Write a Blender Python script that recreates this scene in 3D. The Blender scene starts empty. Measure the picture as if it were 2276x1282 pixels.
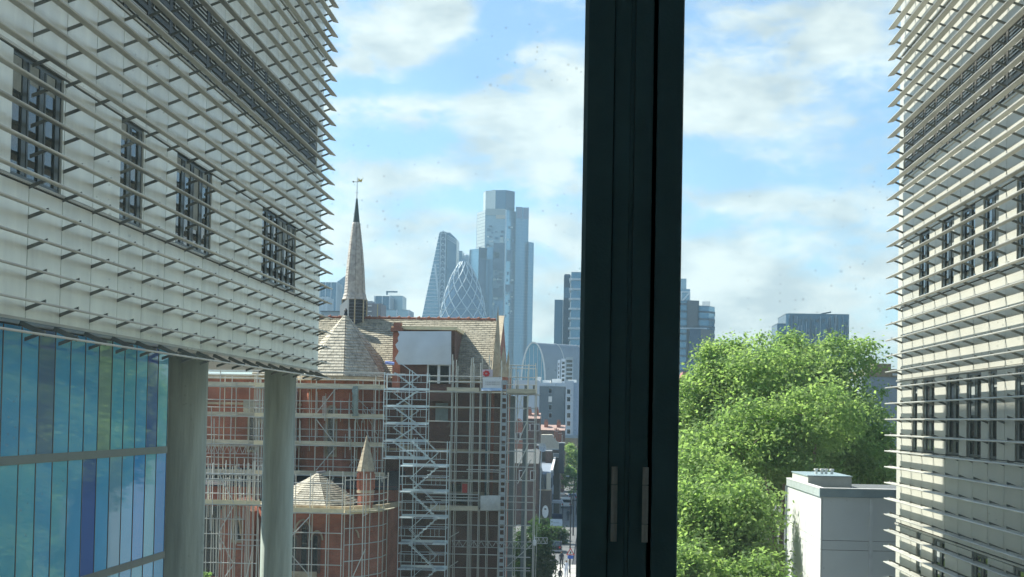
import bpy, math, random
import numpy as np
from mathutils import Vector, Matrix
R = math.radians
random.seed(7); rng = np.random.default_rng(7)
sc = bpy.context.scene
col = sc.collection

# ------------------------------------------------------------------ camera
FPX = 3287.0; PPX = 1138.0; PPY = 818.0; CZ = 17.0
cam = bpy.data.cameras.new('camera')
cam.sensor_fit = 'HORIZONTAL'; cam.sensor_width = 36; cam.lens = 36 * FPX / 2276
cam.shift_x = 0.0; cam.shift_y = (818 - 641) / 2276
cam.clip_start = 0.05; cam.clip_end = 30000
camo = bpy.data.objects.new('camera', cam); col.objects.link(camo)
CR = Matrix.Rotation(R(3.25), 3, 'Z') @ Matrix.Rotation(R(91.92), 3, 'X') @ Matrix.Rotation(R(1.05), 3, 'Z')
camo.matrix_world = Matrix.Translation((0, 0, CZ)) @ CR.to_4x4()
sc.camera = camo

def ray(px, py): return CR @ Vector(((px - PPX) / FPX, -(py - PPY) / FPX, -1))
def atY(px, py, Y):
    d = ray(px, py); t = Y / d.y; return Vector((d.x * t, Y, CZ + d.z * t))
def atX(px, py, X):
    d = ray(px, py); t = X / d.x; return Vector((X, d.y * t, CZ + d.z * t))
def XP(px, Y, py=900): return atY(px, py, Y).x
def ZP(py, Y, px=1000): return atY(px, py, Y).z

# ------------------------------------------------------------------ light
SUN_EL = 47.5; SUN_AZ = -64.5      # azimuth from +Y towards +X
sc.view_settings.view_transform = 'Standard'; sc.view_settings.look = 'None'
sc.view_settings.gamma = 1; sc.view_settings.use_curve_mapping = False
sc.view_settings.exposure = 1.76
SKY_STRENGTH = 0.095
w = bpy.data.worlds.new('World'); sc.world = w; w.use_nodes = True
nt = w.node_tree; nt.nodes.clear()
def N(t, **k):
    n = nt.nodes.new(t)
    for a, b in k.items(): setattr(n, a, b)
    return n
def L(a, b): nt.links.new(a, b)
def mth(op, a, b=None, c=None, clamp=False):
    n = N('ShaderNodeMath', operation=op); n.use_clamp = clamp
    for i, v in enumerate((a, b, c)):
        if v is None: continue
        if isinstance(v, (int, float)): n.inputs[i].default_value = v
        else: L(v, n.inputs[i])
    return n.outputs[0]
sky = N('ShaderNodeTexSky', sky_type='NISHITA'); sky.sun_disc = False
sky.sun_elevation = R(SUN_EL); sky.sun_rotation = R(SUN_AZ % 360); sky.air_density = 1.0; sky.dust_density = 0.6; sky.ozone_density = 2.5
tc = N('ShaderNodeTexCoord'); sx = N('ShaderNodeSeparateXYZ'); L(tc.outputs['Generated'], sx.inputs[0])
X_, Y_, Z_ = sx.outputs
az = mth('ARCTAN2', X_, Y_)
el = mth('ARCTANGENT', mth('DIVIDE', Z_, mth('SQRT', mth('ADD', mth('MULTIPLY', X_, X_), mth('MULTIPLY', Y_, Y_)))))
cv = N('ShaderNodeCombineXYZ'); L(X_, cv.inputs[0]); L(Y_, cv.inputs[1]); L(mth('MULTIPLY', Z_, 2.2), cv.inputs[2])
def noise(vec, scale, detail, rough, off=0, dist=0.0):
    n = N('ShaderNodeTexNoise'); n.inputs['Scale'].default_value = scale; n.inputs['Detail'].default_value = detail
    n.inputs['Roughness'].default_value = rough; n.inputs['Distortion'].default_value = dist
    if off:
        m = N('ShaderNodeVectorMath', operation='ADD'); L(vec, m.inputs[0]); m.inputs[1].default_value = (off, off * .7, off * 1.3); vec = m.outputs[0]
    L(vec, n.inputs['Vector']); return n.outputs['Fac']
n1 = noise(cv.outputs[0], 9.0, 10, 0.62)
n2 = noise(cv.outputs[0], 34.0, 8, 0.62, 3.3, .4)
wx = mth('MULTIPLY', mth('SUBTRACT', n2, 0.5), 0.05)
azw = mth('ADD', az, wx); elw = mth('ADD', el, mth('MULTIPLY', mth('SUBTRACT', n1, 0.5), 0.04))
# cumulus banks seen over the city: (px, py, half width, half height, weight)
BLOBS = [(915, 65, 120, 70, .34), (1000, 20, 90, 40, .22), (850, 120, 110, 30, .2), (880, 228, 150, 17, .16), (1060, 238, 110, 24, .22),
         (1235, 190, 120, 110, .28), (1150, 320, 170, 60, .26), (1270, 330, 80, 70, .14), (860, 415, 120, 50, .26), (960, 390, 70, 28, .16),
         (820, 540, 160, 50, .2), (1020, 500, 170, 25, .13), (1230, 540, 90, 60, .24), (1250, 720, 200, 60, .12), (900, 640, 300, 60, .1),
         (1860, 85, 120, 75, .3), (1635, 215, 115, 65, .27), (1560, 60, 110, 70, .04), (1760, 450, 230, 32, .2), (1600, 590, 130, 45, .24),
         (1800, 665, 110, 32, .26), (1660, 735, 160, 40, .22), (1940, 600, 60, 30, .22), (1750, 560, 260, 60, .1), (1700, 350, 120, 22, .08),
         (1010, 150, 80, 50, -.22), (780, 190, 90, 24, -.12), (900, 320, 110, 28, -.22), (1120, 440, 140, 30, -.15), (1110, 60, 60, 60, -.2), (1700, 390, 220, 22, -.12)]
tot = None
for (px, py, rw, rh, wt) in BLOBS:
    d = ray(px, py); a0 = math.atan2(d.x, d.y); e0 = math.atan(d.z / math.hypot(d.x, d.y))
    u = mth('MULTIPLY', mth('SUBTRACT', azw, a0), FPX / rw); v = mth('MULTIPLY', mth('SUBTRACT', elw, e0), FPX / rh)
    g = mth('MULTIPLY', mth('EXPONENT', mth('MULTIPLY', mth('ADD', mth('MULTIPLY', u, u), mth('MULTIPLY', v, v)), -0.9)), wt)
    tot = g if tot is None else mth('ADD', tot, g)
dens = mth('ADD', mth('ADD', n1, mth('MULTIPLY', mth('SUBTRACT', n2, 0.22), 0.5)), tot)
lowh = mth('MULTIPLY', mth('EXPONENT', mth('MULTIPLY', mth('ABSOLUTE', el), -9.0)), 0.2)
dens = mth('ADD', dens, lowh)
mr = N('ShaderNodeMapRange', interpolation_type='SMOOTHSTEP'); L(dens, mr.inputs['Value'])
mr.inputs['From Min'].default_value = 0.6; mr.inputs['From Max'].default_value = 0.92
mr.inputs['To Min'].default_value = 0.06; mr.inputs['To Max'].default_value = 0.95
shade = N('ShaderNodeMapRange'); L(noise(cv.outputs[0], 20.0, 6, 0.55, 8.1), shade.inputs['Value']); shade.inputs['From Min'].default_value = .36; shade.inputs['From Max'].default_value = .62; shade = shade.outputs[0]
cr = N('ShaderNodeMix', data_type='RGBA'); L(mr2 := mth('MULTIPLY', shade, 1.0), cr.inputs['Factor'])
cr.inputs['A'].default_value = (2.2, 2.5, 2.55, 1); cr.inputs['B'].default_value = (3.45, 3.7, 3.55, 1)
sat = N('ShaderNodeMix', data_type='RGBA', blend_type='MULTIPLY'); sat.inputs['Factor'].default_value = 1
L(sky.outputs[0], sat.inputs['A']); sat.inputs['B'].default_value = (0.49, 0.59, 0.645, 1)
cm = N('ShaderNodeMix', data_type='RGBA'); L(mr.outputs[0], cm.inputs['Factor']); L(sat.outputs['Result'], cm.inputs['A']); L(cr.outputs['Result'], cm.inputs['B'])
bg = N('ShaderNodeBackground'); bg.inputs['Strength'].default_value = SKY_STRENGTH; L(cm.outputs['Result'], bg.inputs['Color'])
wo = N('ShaderNodeOutputWorld'); L(bg.outputs[0], wo.inputs['Surface'])

sl = bpy.data.lights.new('sun', 'SUN'); sl.energy = 3.15; sl.angle = R(0.53); sl.color = (1.0, 0.95, 0.86)
so = bpy.data.objects.new('sun', sl); col.objects.link(so)
sdir = Vector((math.sin(R(SUN_AZ)) * math.cos(R(SUN_EL)), math.cos(R(SUN_AZ)) * math.cos(R(SUN_EL)), math.sin(R(SUN_EL))))
so.rotation_euler = sdir.to_track_quat('Z', 'Y').to_euler(); so.location = (-20, 10, 80)
sc.cycles.use_denoising = True; sc.cycles.max_bounces = 8; sc.cycles.transparent_max_bounces = 16; sc.cycles.volume_bounces = 0
sc.cycles.diffuse_bounces = 4; sc.cycles.caustics_reflective = False; sc.cycles.caustics_refractive = False
sc.cycles.sample_clamp_indirect = 6

# ------------------------------------------------------------------ materials
MATS = {}
def mat(name, c, rough=0.6, metal=0.0, var=0.12, scale=3.0, bump=0.0, bscale=30.0, spec=0.5, streak=False, c2=None, stretch=(1, 1, 1), emit=None):
    if name in MATS: return MATS[name]
    m = bpy.data.materials.new(name); m.use_nodes = True; t = m.node_tree; p = t.nodes['Principled BSDF']
    p.inputs['Roughness'].default_value = rough; p.inputs['Metallic'].default_value = metal; p.inputs['Specular IOR Level'].default_value = spec
    tcn = t.nodes.new('ShaderNodeTexCoord'); mp = t.nodes.new('ShaderNodeMapping'); t.links.new(tcn.outputs['Object'], mp.inputs[0]); mp.inputs['Scale'].default_value = stretch
    if streak: mp.inputs['Scale'].default_value = (3, 3, 0.25)
    oi = t.nodes.new('ShaderNodeObjectInfo')
    nz = t.nodes.new('ShaderNodeTexNoise'); nz.noise_dimensions = '4D'; nz.inputs['Scale'].default_value = scale; nz.inputs['Detail'].default_value = 6; nz.inputs['Roughness'].default_value = .6
    t.links.new(mp.outputs[0], nz.inputs['Vector'])
    mw = t.nodes.new('ShaderNodeMath'); mw.operation = 'MULTIPLY'; mw.inputs[1].default_value = 37; t.links.new(oi.outputs['Random'], mw.inputs[0]); t.links.new(mw.outputs[0], nz.inputs['W'])
    mx = t.nodes.new('ShaderNodeMix'); mx.data_type = 'RGBA'
    mrn = t.nodes.new('ShaderNodeMapRange'); t.links.new(nz.outputs['Fac'], mrn.inputs['Value']); mrn.inputs['From Min'].default_value = .3; mrn.inputs['From Max'].default_value = .7
    t.links.new(mrn.outputs[0], mx.inputs['Factor'])
    a = c if c2 is None else c2
    lo = tuple(max(0, x * (1 - var)) for x in a) + (1,); hi = tuple(min(1, x * (1 + var)) for x in c) + (1,)
    mx.inputs['A'].default_value = lo; mx.inputs['B'].default_value = hi
    # small per-object brightness shift
    hs = t.nodes.new('ShaderNodeHueSaturation'); t.links.new(mx.outputs['Result'], hs.inputs['Color'])
    mv = t.nodes.new('ShaderNodeMapRange'); t.links.new(oi.outputs['Random'], mv.inputs['Value']); mv.inputs['To Min'].default_value = 1 - var * .5; mv.inputs['To Max'].default_value = 1 + var * .5
    t.links.new(mv.outputs[0], hs.inputs['Value']); t.links.new(hs.outputs[0], p.inputs['Base Color'])
    if bump:
        nb = t.nodes.new('ShaderNodeTexNoise'); nb.inputs['Scale'].default_value = bscale; nb.inputs['Detail'].default_value = 4; t.links.new(mp.outputs[0], nb.inputs['Vector'])
        b = t.nodes.new('ShaderNodeBump'); b.inputs['Strength'].default_value = bump; b.inputs['Distance'].default_value = 0.02
        t.links.new(nb.outputs['Fac'], b.inputs['Height']); t.links.new(b.outputs[0], p.inputs['Normal'])
    MATS[name] = m; return m
def brick_mat(name, c1, c2, mortar, sx=1.0, bw=.225, bh=.075, ms=.012, rough=.85, stain=0.35):
    if name in MATS: return MATS[name]
    m = bpy.data.materials.new(name); m.use_nodes = True; t = m.node_tree; p = t.nodes['Principled BSDF']; p.inputs['Roughness'].default_value = rough
    tcn = t.nodes.new('ShaderNodeTexCoord'); s = t.nodes.new('ShaderNodeSeparateXYZ'); t.links.new(tcn.outputs['Object'], s.inputs[0])
    ad = t.nodes.new('ShaderNodeMath'); ad.operation = 'ADD'; t.links.new(s.outputs[0], ad.inputs[0]); t.links.new(s.outputs[1], ad.inputs[1])
    c = t.nodes.new('ShaderNodeCombineXYZ'); t.links.new(ad.outputs[0], c.inputs[0]); t.links.new(s.outputs[2], c.inputs[1])
    b = t.nodes.new('ShaderNodeTexBrick'); t.links.new(c.outputs[0], b.inputs['Vector'])
    b.inputs['Color1'].default_value = c1 + (1,); b.inputs['Color2'].default_value = c2 + (1,); b.inputs['Mortar'].default_value = mortar + (1,)
    b.inputs['Scale'].default_value = sx; b.inputs['Brick Width'].default_value = bw; b.inputs['Row Height'].default_value = bh; b.inputs['Mortar Size'].default_value = ms
    nz = t.nodes.new('ShaderNodeTexNoise'); nz.inputs['Scale'].default_value = .9; nz.inputs['Detail'].default_value = 8; t.links.new(tcn.outputs['Object'], nz.inputs['Vector'])
    mr = t.nodes.new('ShaderNodeMapRange'); t.links.new(nz.outputs['Fac'], mr.inputs['Value']); mr.inputs['From Min'].default_value = .35; mr.inputs['From Max'].default_value = .7
    mr.inputs['To Min'].default_value = 1 + stain * .3; mr.inputs['To Max'].default_value = 1 - stain
    hs = t.nodes.new('ShaderNodeHueSaturation'); t.links.new(b.outputs['Color'], hs.inputs['Color']); t.links.new(mr.outputs[0], hs.inputs['Value'])
    t.links.new(hs.outputs[0], p.inputs['Base Color'])
    bp = t.nodes.new('ShaderNodeBump'); bp.inputs['Strength'].default_value = .5; bp.inputs['Distance'].default_value = .01; bp.invert = True
    t.links.new(b.outputs['Fac'], bp.inputs['Height']); t.links.new(bp.outputs[0], p.inputs['Normal'])
    MATS[name] = m; return m

ALU = mat('blade_aluminium', (.46, .455, .40), .45, .2, .26, 2.2, stretch=(1, .25, 1))
PANEL = mat('facade_panel', (.78, .79, .71), .34, .25, .10, 1.6, .5, .9, stretch=(1, 1.6, .35), c2=(.72, .735, .67))
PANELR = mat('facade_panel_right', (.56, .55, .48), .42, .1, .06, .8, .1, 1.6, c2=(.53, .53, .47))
DARKGAP = mat('joint_backing', (.03, .035, .035), .8)  # dark backing seen through the panel joints
BRACKET = mat('bracket_steel', (.16, .17, .155), .5, .4, .2)
VENTM = mat('vent_dark', (.025, .032, .04), .5, .2, .3)
VENTS = mat('vent_slat', (.5, .52, .5), .45, .4, .2)
WFRAME = mat('window_frame_dark', (.035, .05, .055), .4, .3, .2)
CONC = mat('column_concrete', (.29, .34, .30), .7, 0, .30, 1.6, .3, 9, streak=True)
SOFFIT = mat('soffit_white', (.62, .61, .56), .6, 0, .06)
BRICK = brick_mat('red_brick', (.46, .115, .058), (.35, .085, .048), (.33, .21, .15))
BRICKD = brick_mat('brown_brick', (.16, .075, .05), (.11, .05, .04), (.16, .12, .10))
BRICKY = brick_mat('yellow_brick', (.36, .27, .15), (.30, .22, .12), (.30, .26, .2))
STONE = mat('limestone', (.46, .38, .26), .8, 0, .22, 2, .4, 12, c2=(.36, .30, .21))
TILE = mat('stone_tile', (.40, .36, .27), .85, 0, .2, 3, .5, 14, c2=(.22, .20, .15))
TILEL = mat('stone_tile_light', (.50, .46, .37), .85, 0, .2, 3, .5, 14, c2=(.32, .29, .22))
SLATE = mat('dark_slate', (.045, .05, .06), .6, 0, .3, 2)
TERRA = mat('terracotta', (.28, .12, .08), .8, 0, .25, 4)
COPPER = mat('dark_lead', (.06, .085, .085), .5, .4, .3, 6)
GALV = mat('galvanised_tube', (.54, .54, .48), .42, .4, .3, 3)
ALT = mat('bright_alloy', (.64, .74, .76), .35, .5, .15, 3)
BOARD = mat('scaffold_board', (.62, .55, .38), .8, 0, .2, 2.0, c2=(.50, .46, .35), stretch=(.6, 4, 4))
TIMBER = mat('new_timber', (.80, .68, .42), .75, 0, .15, 3)
SHEET = mat('white_sheet', (.62, .66, .68), .5, 0, .07, 1.2, .6, 2.5)
DGLASS = mat('dark_glass', (.012, .018, .022), .05, 0, .2, spec=.8)
WHITEP = mat('white_paint', (.74, .73, .69), .55, 0, .06)
GREYP = mat('grey_cladding', (.27, .32, .35), .55, 0, .06, .6, .1, 1)
ASPH = mat('asphalt', (.055, .055, .06), .85, 0, .2, .5)
PAVE = mat('paving', (.12, .12, .115), .8, 0, .15, 1.0)
GROUND = mat('ground', (.10, .10, .09), .9, 0, .25, .05)
BLACK = mat('black_iron', (.012, .013, .015), .4, .2)
RED = mat('signal_red', (.55, .03, .03), .5)
BLUEP = mat('blue_plastic', (.04, .12, .45), .5)

# ------------------------------------------------------------------ building helpers
ORG = {}
class MB:
    def __init__(s): s.v = []; s.f = []
    def add(s, vs, fs):
        n = len(s.v); s.v += [tuple(v) for v in vs]; s.f += [tuple(i + n for i in f) for f in fs]; return s
    def box(s, a, b):
        x0, x1 = sorted((a[0], b[0])); y0, y1 = sorted((a[1], b[1])); z0, z1 = sorted((a[2], b[2]))
        return s.add([(x0, y0, z0), (x1, y0, z0), (x1, y1, z0), (x0, y1, z0), (x0, y0, z1), (x1, y0, z1), (x1, y1, z1), (x0, y1, z1)],
                     [(0, 3, 2, 1), (4, 5, 6, 7), (0, 1, 5, 4), (1, 2, 6, 5), (2, 3, 7, 6), (3, 0, 4, 7)])
    def prism(s, pts, z0, z1, top=None):       # plan polygon (x, y) ccw; top = other plan for the upper ring
        n = len(pts); tp = top or pts
        return s.add([(p[0], p[1], z0) for p in pts] + [(p[0], p[1], z1) for p in tp],
                     [tuple(range(n - 1, -1, -1)), tuple(range(n, 2 * n))] + [(i, (i + 1) % n, n + (i + 1) % n, n + i) for i in range(n)])
    def extr(s, pts, axis, a, b):               # polygon in the plane normal to axis, extruded a..b
        n = len(pts)
        def P(p, h): return (h, p[0], p[1]) if axis == 'x' else ((p[0], h, p[1]) if axis == 'y' else (p[0], p[1], h))
        return s.add([P(p, a) for p in pts] + [P(p, b) for p in pts], [tuple(range(n)), tuple(range(2 * n - 1, n - 1, -1))] + [(i, n + i, n + (i + 1) % n, (i + 1) % n) for i in range(n)])
    def cone(s, pts, z0, apex):
        n = len(pts); return s.add([(p[0], p[1], z0) for p in pts] + [apex], [tuple(range(n - 1, -1, -1))] + [(i, (i + 1) % n, n) for i in range(n)])
    def beam(s, p, q, w, h=None, up=(0, 0, 1)):
        p, q = Vector(p), Vector(q); d = (q - p).normalized(); u = Vector(up)
        if abs(d.dot(u)) > .98: u = Vector((0, 1, 0))
        a = d.cross(u).normalized() * w / 2; b = a.cross(d).normalized() * (h or w) / 2
        vs = [p - a - b, p + a - b, p + a + b, p - a + b, q - a - b, q + a - b, q + a + b, q - a + b]
        return s.add(vs, [(0, 3, 2, 1), (4, 5, 6, 7), (0, 1, 5, 4), (1, 2, 6, 5), (2, 3, 7, 6), (3, 0, 4, 7)])
    def tube(s, p, q, r, r2=None, n=8):
        p, q = Vector(p), Vector(q); d = (q - p).normalized(); u = Vector((0, 0, 1)) if abs(d.z) < .9 else Vector((1, 0, 0))
        a = d.cross(u).normalized(); b = a.cross(d); r2 = r if r2 is None else r2
        vs = [p + (a * math.cos(t) + b * math.sin(t)) * r for t in [2 * math.pi * i / n for i in range(n)]] + [q + (a * math.cos(t) + b * math.sin(t)) * r2 for t in [2 * math.pi * i / n for i in range(n)]]
        return s.add(vs, [tuple(range(n)), tuple(range(2 * n - 1, n - 1, -1))] + [(i, n + i, n + (i + 1) % n, (i + 1) % n) for i in range(n)])
    def lathe(s, prof, c, n=16):
        vs = []; fs = []
        for (r, z) in prof: vs += [(c[0] + r * math.cos(2 * math.pi * i / n), c[1] + r * math.sin(2 * math.pi * i / n), c[2] + z) for i in range(n)]
        for k in range(len(prof) - 1): fs += [(k * n + i, k * n + (i + 1) % n, (k + 1) * n + (i + 1) % n, (k + 1) * n + i) for i in range(n)]
        fs += [tuple(range(n - 1, -1, -1)), tuple((len(prof) - 1) * n + i for i in range(n))]
        return s.add(vs, fs)
    def mesh(s, name, m=None, o=(0, 0, 0), smooth=False):
        me = bpy.data.meshes.new(name); me.from_pydata([(v[0] - o[0], v[1] - o[1], v[2] - o[2]) for v in s.v], [], s.f)
        if m: me.materials.append(m)
        if smooth: me.shade_smooth()
        me.update(); return me
    def build(s, name, m, parent=None, smooth=False, **tags):
        o = ORG.get(parent.name, Vector((0, 0, 0))) if parent else Vector((0, 0, 0))
        ob = bpy.data.objects.new(name, s.mesh(name, m, o, smooth)); col.objects.link(ob)
        if parent: ob.parent = parent; ORG[ob.name] = o
        for k, v in tags.items(): ob[k] = v
        return ob
def thing(name, label, cat, loc, group=None):
    e = bpy.data.objects.new(name, None); e.empty_display_size = .3; col.objects.link(e); e.location = loc; ORG[e.name] = Vector(loc)
    e['label'] = label; e['category'] = cat
    if group: e['group'] = group
    return e
def single(name, mb, m, label, cat, loc, group=None, smooth=False):    # a thing that is one mesh, origin at its base
    ob = bpy.data.objects.new(name, mb.mesh(name, m, loc, smooth)); col.objects.link(ob); ob.location = loc; ob['label'] = label; ob['category'] = cat; ORG[ob.name] = Vector(loc)
    if group: ob['group'] = group
    return ob
def inst(name, me, parent, loc, rot=None, scale=None, **tags):
    ob = bpy.data.objects.new(name, me); col.objects.link(ob); ob.parent = parent
    o = ORG.get(parent.name, Vector((0, 0, 0))); ob.location = Vector(loc) - o
    if rot is not None: ob.rotation_mode = 'QUATERNION'; ob.rotation_quaternion = rot
    if scale is not None: ob.scale = scale
    ORG[ob.name] = Vector(loc)
    for k, v in tags.items(): ob[k] = v
    return ob
def structure(name, mb, m):
    o = mb.build(name, m); o['kind'] = 'structure'; return o
UT = {}
def tube_o(name, p, q, r, parent, m):
    k = m.name
    if k not in UT: UT[k] = MB().tube((0, 0, 0), (0, 0, 1), 1, n=8).mesh('scaffold_tube', m, smooth=False)
    p, q = Vector(p), Vector(q); d = q - p
    return inst(name, UT[k], parent, p, d.to_track_quat('Z', 'Y'), (r, r, d.length))
def box_o(name, a, b, parent, m, **tags): return MB().box(a, b).build(name, m, parent, **tags)
def poly_round(cx, cy, r, n, a0): return [(cx + r * math.cos(R(a0 + 360 / n * i)), cy + r * math.sin(R(a0 + 360 / n * i))) for i in range(n)]

# ------------------------------------------------------------------ ground and street
structure('ground', MB().box((-4000, 3.5, -2), (4000, 9000, 0)), GROUND)
structure('pavement', MB().box((-12, 60, 0.004), (-2.4, 420, 0.12)), PAVE)
structure('road', MB().box((-2.4, 60, 0.004), (6, 420, 0.012)), ASPH)
structure('paved_square', MB().box((-5.4, 150, .12), (-1.2, 172, .135)), mat('pale_paving', (.42, .40, .36), .8, 0, .12, 1.5))
structure('courtyard', MB().box((-8.3, 6, .004), (8.3, 58, .03)), mat('courtyard_stone', (.42, .41, .38), .8, 0, .15, 1.0))

# ------------------------------------------------------------------ left louvred building
LT = thing('louvred_building', 'grey panelled louvre clad building raised on two round columns over blue glass, on the left', 'building', (-8.6, 30, 0))
box_o('core', (-30, 8, 18.36), (-8.47, 44.40, 37.9), LT, DARKGAP)
box_o('soffit', (-30, 8, 18.30), (-8.45, 44.41, 18.355), LT, SOFFIT)
box_o('lower_core', (-30, 8, 0), (-8.98, 30.2, 18.29), LT, DARKGAP)
MOD = 1.385; LY0 = 18.58
LJ = [LY0 + MOD * i for i in range(0, 19)] + [44.42]
def subtract(a, b, cuts):
    out = []; s = a
    for c0, c1 in sorted(cuts):
        if c1 <= s or c0 >= b: continue
        if c0 > s: out.append((s, c0))
        s = max(s, c1)
    if s < b: out.append((s, b))
    return out
def panel_mesh(name, sx, X, y0, y1, z0, z1, parent, m):
    g = .012; b = MB(); b.box((X * sx, y0 + g, z0 + g), ((X + .05) * sx, y1 - g, z1 - g)); return b.build(name, m, parent)
LW = [(20.64, 22.64, 3), (25.5, 26.78, 2), (28.98, 31.65, 4), (36.63, 40.71, 6)]
lrows = [(18.32, 20.30, []), (20.36, 22.18, [(a, b) for a, b, c in LW]), (22.24, 24.06, []), (25.76, 27.82, []), (27.88, 29.9, []), (29.96, 33.9, []), (33.96, 37.9, [])]
for z0, z1, cuts in lrows:
    for a, b in zip(LJ[:-1], LJ[1:]):
        for (s, e) in subtract(a, b, cuts):
            if e - s > .05: panel_mesh('wall_panel', -1, 8.42, s, e, z0, z1, LT, PANEL)
box_o('wall_panel', (-8.47, 8, 18.32), (-8.42, 18.57, 37.9), LT, PANEL)
BLIND = mat('roller_blind', (.30, .33, .32), .8, 0, .2)
def facade_window(T, sx, X, y0, y1, n, z0, z1, trans=()):
    d = sx
    f = MB(); fw = .05
    ins = X + .03; dep = X + .06
    f.box((ins * d, y0, z0), (dep * d, y1, z0 + fw)); f.box((ins * d, y0, z1 - fw), (dep * d, y1, z1))
    step = (y1 - y0) / n
    for i in range(n + 1):
        yy = y0 + step * i; ww = .03 if 0 < i < n else fw * .6
        f.box((ins * d, max(y0, yy - ww), z0 + fw), (dep * d, min(y1, yy + ww), z1 - fw))
    W = f.build('window', WFRAME, T)
    for i in range(n):
        a = y0 + step * i + .035; b = y0 + step * (i + 1) - .035
        box_o('pane', ((X + .045) * d, a, z0 + fw), ((X + .055) * d, b, z1 - fw), W, DGLASS)
        # inner pilaster / shading fin each light carries
        mid = a + (b - a) * .62
        if random.random() < .45: box_o('blind', ((X + .0405) * d, a + .01, z1 - fw - random.choice((.3, .5, .9, 1.3))), ((X + .0435) * d, mid - .004, z1 - fw - .002), W, BLIND)
        box_o('fin', ((X + .02) * d, mid, z0 + fw), ((X + .044) * d, mid + (b - a) * .28, z1 - fw), W, WFRAME)
    return W
for y0, y1, n in LW: facade_window(LT, -1, 8.42, y0, y1, n, 20.37, 22.17)
# rails above and below the windows and vents
for z in (20.33, 22.21, 24.08, 25.73, 27.85): box_o('rail', (-8.42, LY0 - 5, z - .02), (-8.385, 44.42, z + .02), LT, ALU)
box_o('rail', (-8.44, LY0 - 5, 18.285), (-8.36, 44.42, 18.33), LT, ALU)
# vent band
LV = (24.1, 25.71)
def vent_band(T, sx, X, joints, z0, z1, rows, ms, mf, post):
    h = (z1 - z0) / rows
    for a, b in zip(joints[:-1], joints[1:]):
        fr = MB(); d = sx
        fr.box(((X + .02) * d, a, z0), ((X + .04) * d, a + post, z1)); 
        for r in range(rows + 1):
            zz = z0 + h * r; fr.box(((X + .022) * d, a + post, max(z0, zz - .05)), ((X + .042) * d, b - .005, min(z1, zz + .05)))
        V = fr.build('vent_grille', mf, T)
        s = MB()
        for r in range(rows):
            for k in range(3):
                zz = z0 + h * r + .10 + k * (h - .14) / 3
                s.add([((X + .03) * d, a + post + .03, zz), ((X + .03) * d, b - .18, zz), ((X - .012) * d, b - .18, zz - .035), ((X - .012) * d, a + post + .03, zz - .035),
                       ((X + .03) * d, a + post + .03, zz + .026), ((X + .03) * d, b - .18, zz + .026), ((X - .012) * d, b - .18, zz - .009), ((X - .012) * d, a + post + .03, zz - .009)],
                      [(0, 3, 2, 1), (4, 5, 6, 7), (0, 1, 5, 4), (1, 2, 6, 5), (2, 3, 7, 6), (3, 0, 4, 7)])
            s.box(((X + .005) * d, a + post + .09, z0 + h * r + .1), ((X + .0) * d, a + post + .11, z0 + h * r + h - .1))
        s.build('slats', ms, V, kind='stuff')
vj = [y for y in LJ if y < 43.6]
vent_band(LT, -1, 8.42, vj, LV[0], LV[1], 4, VENTS, VENTM, .22)
for a, b in [(vj[-1], 44.42)]: panel_mesh('wall_panel', -1, 8.42, a, b, LV[0], LV[1], LT, PANEL)
# louvre blades and their brackets
def blades(T, sx, Xo, Xi, Xw, y0, y1, z0, dz, k0, k1, joints, lim, zref):
    b = MB(); t = .022
    pr = [(Xo + .004, .014), (Xo, .002), (Xo + .006, -.012), (Xo + .02, -.018), (Xo + .045, -.012), (Xi, .018), (Xi, .03), (Xo + .045, .012), (Xo + .03, .02), (Xo + .014, .02)]
    pts = [(p[0] * sx, p[1]) for p in pr]
    if sx > 0: pts = pts[::-1]
    b.extr(pts, 'y', 0, y1 - y0); me = b.mesh('louvre_blade', ALU)
    br = MB(); q = [(Xi - .06, .035), (Xw, -.085), (Xw, -.03), (Xi - .06, .085)]
    br.extr([(p[0] * sx, p[1]) for p in q], 'y', -.014, .014); bm = br.mesh('bracket', BRACKET)
    todo = []
    for k in range(k0, k1 + 1):
        z = z0 + dz * k
        inst('louvre_blade', me, T, (0, y0, z))
        for y in joints: todo.append((y + 3.5 * abs(z - zref) * 0, y, z))
    todo.sort(key=lambda t_: t_[0])
    for _, y, z in todo[:lim]: inst('bracket', bm, T, (0, y, z))
    rest = MB()
    for _, y, z in todo[lim:]: rest.extr([(p[0] * sx, p[1] + z) for p in q], 'y', y - .014, y + .014)
    if rest.v: rest.build('bracket', BRACKET, T, kind='stuff')
blades(LT, -1, 8.0, 8.175, 8.42, 10.0, 44.33, 18.08, .4525, 0, 27, [y for y in LJ if 20.5 < y < 44.3] + [44.2], 300, 20)
for k in range(30): pass
# soffit brackets under the wall edge
for y in [y for y in LJ if y > 20]:
    MB().beam((-8.50, y, 18.27), (-8.12, y + .02, 18.10), .03, .075).build('soffit_bracket', BRACKET, LT)
# columns
for cy in (32.9, 42.75):
    MB().lathe([(.46, 0), (.46, 18.29)], (-9.2, cy, 0), 40).build('column', CONC, LT, smooth=False)
for o in LT.children:
    if o.name.startswith('column'): o.data.shade_smooth(); 
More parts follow.
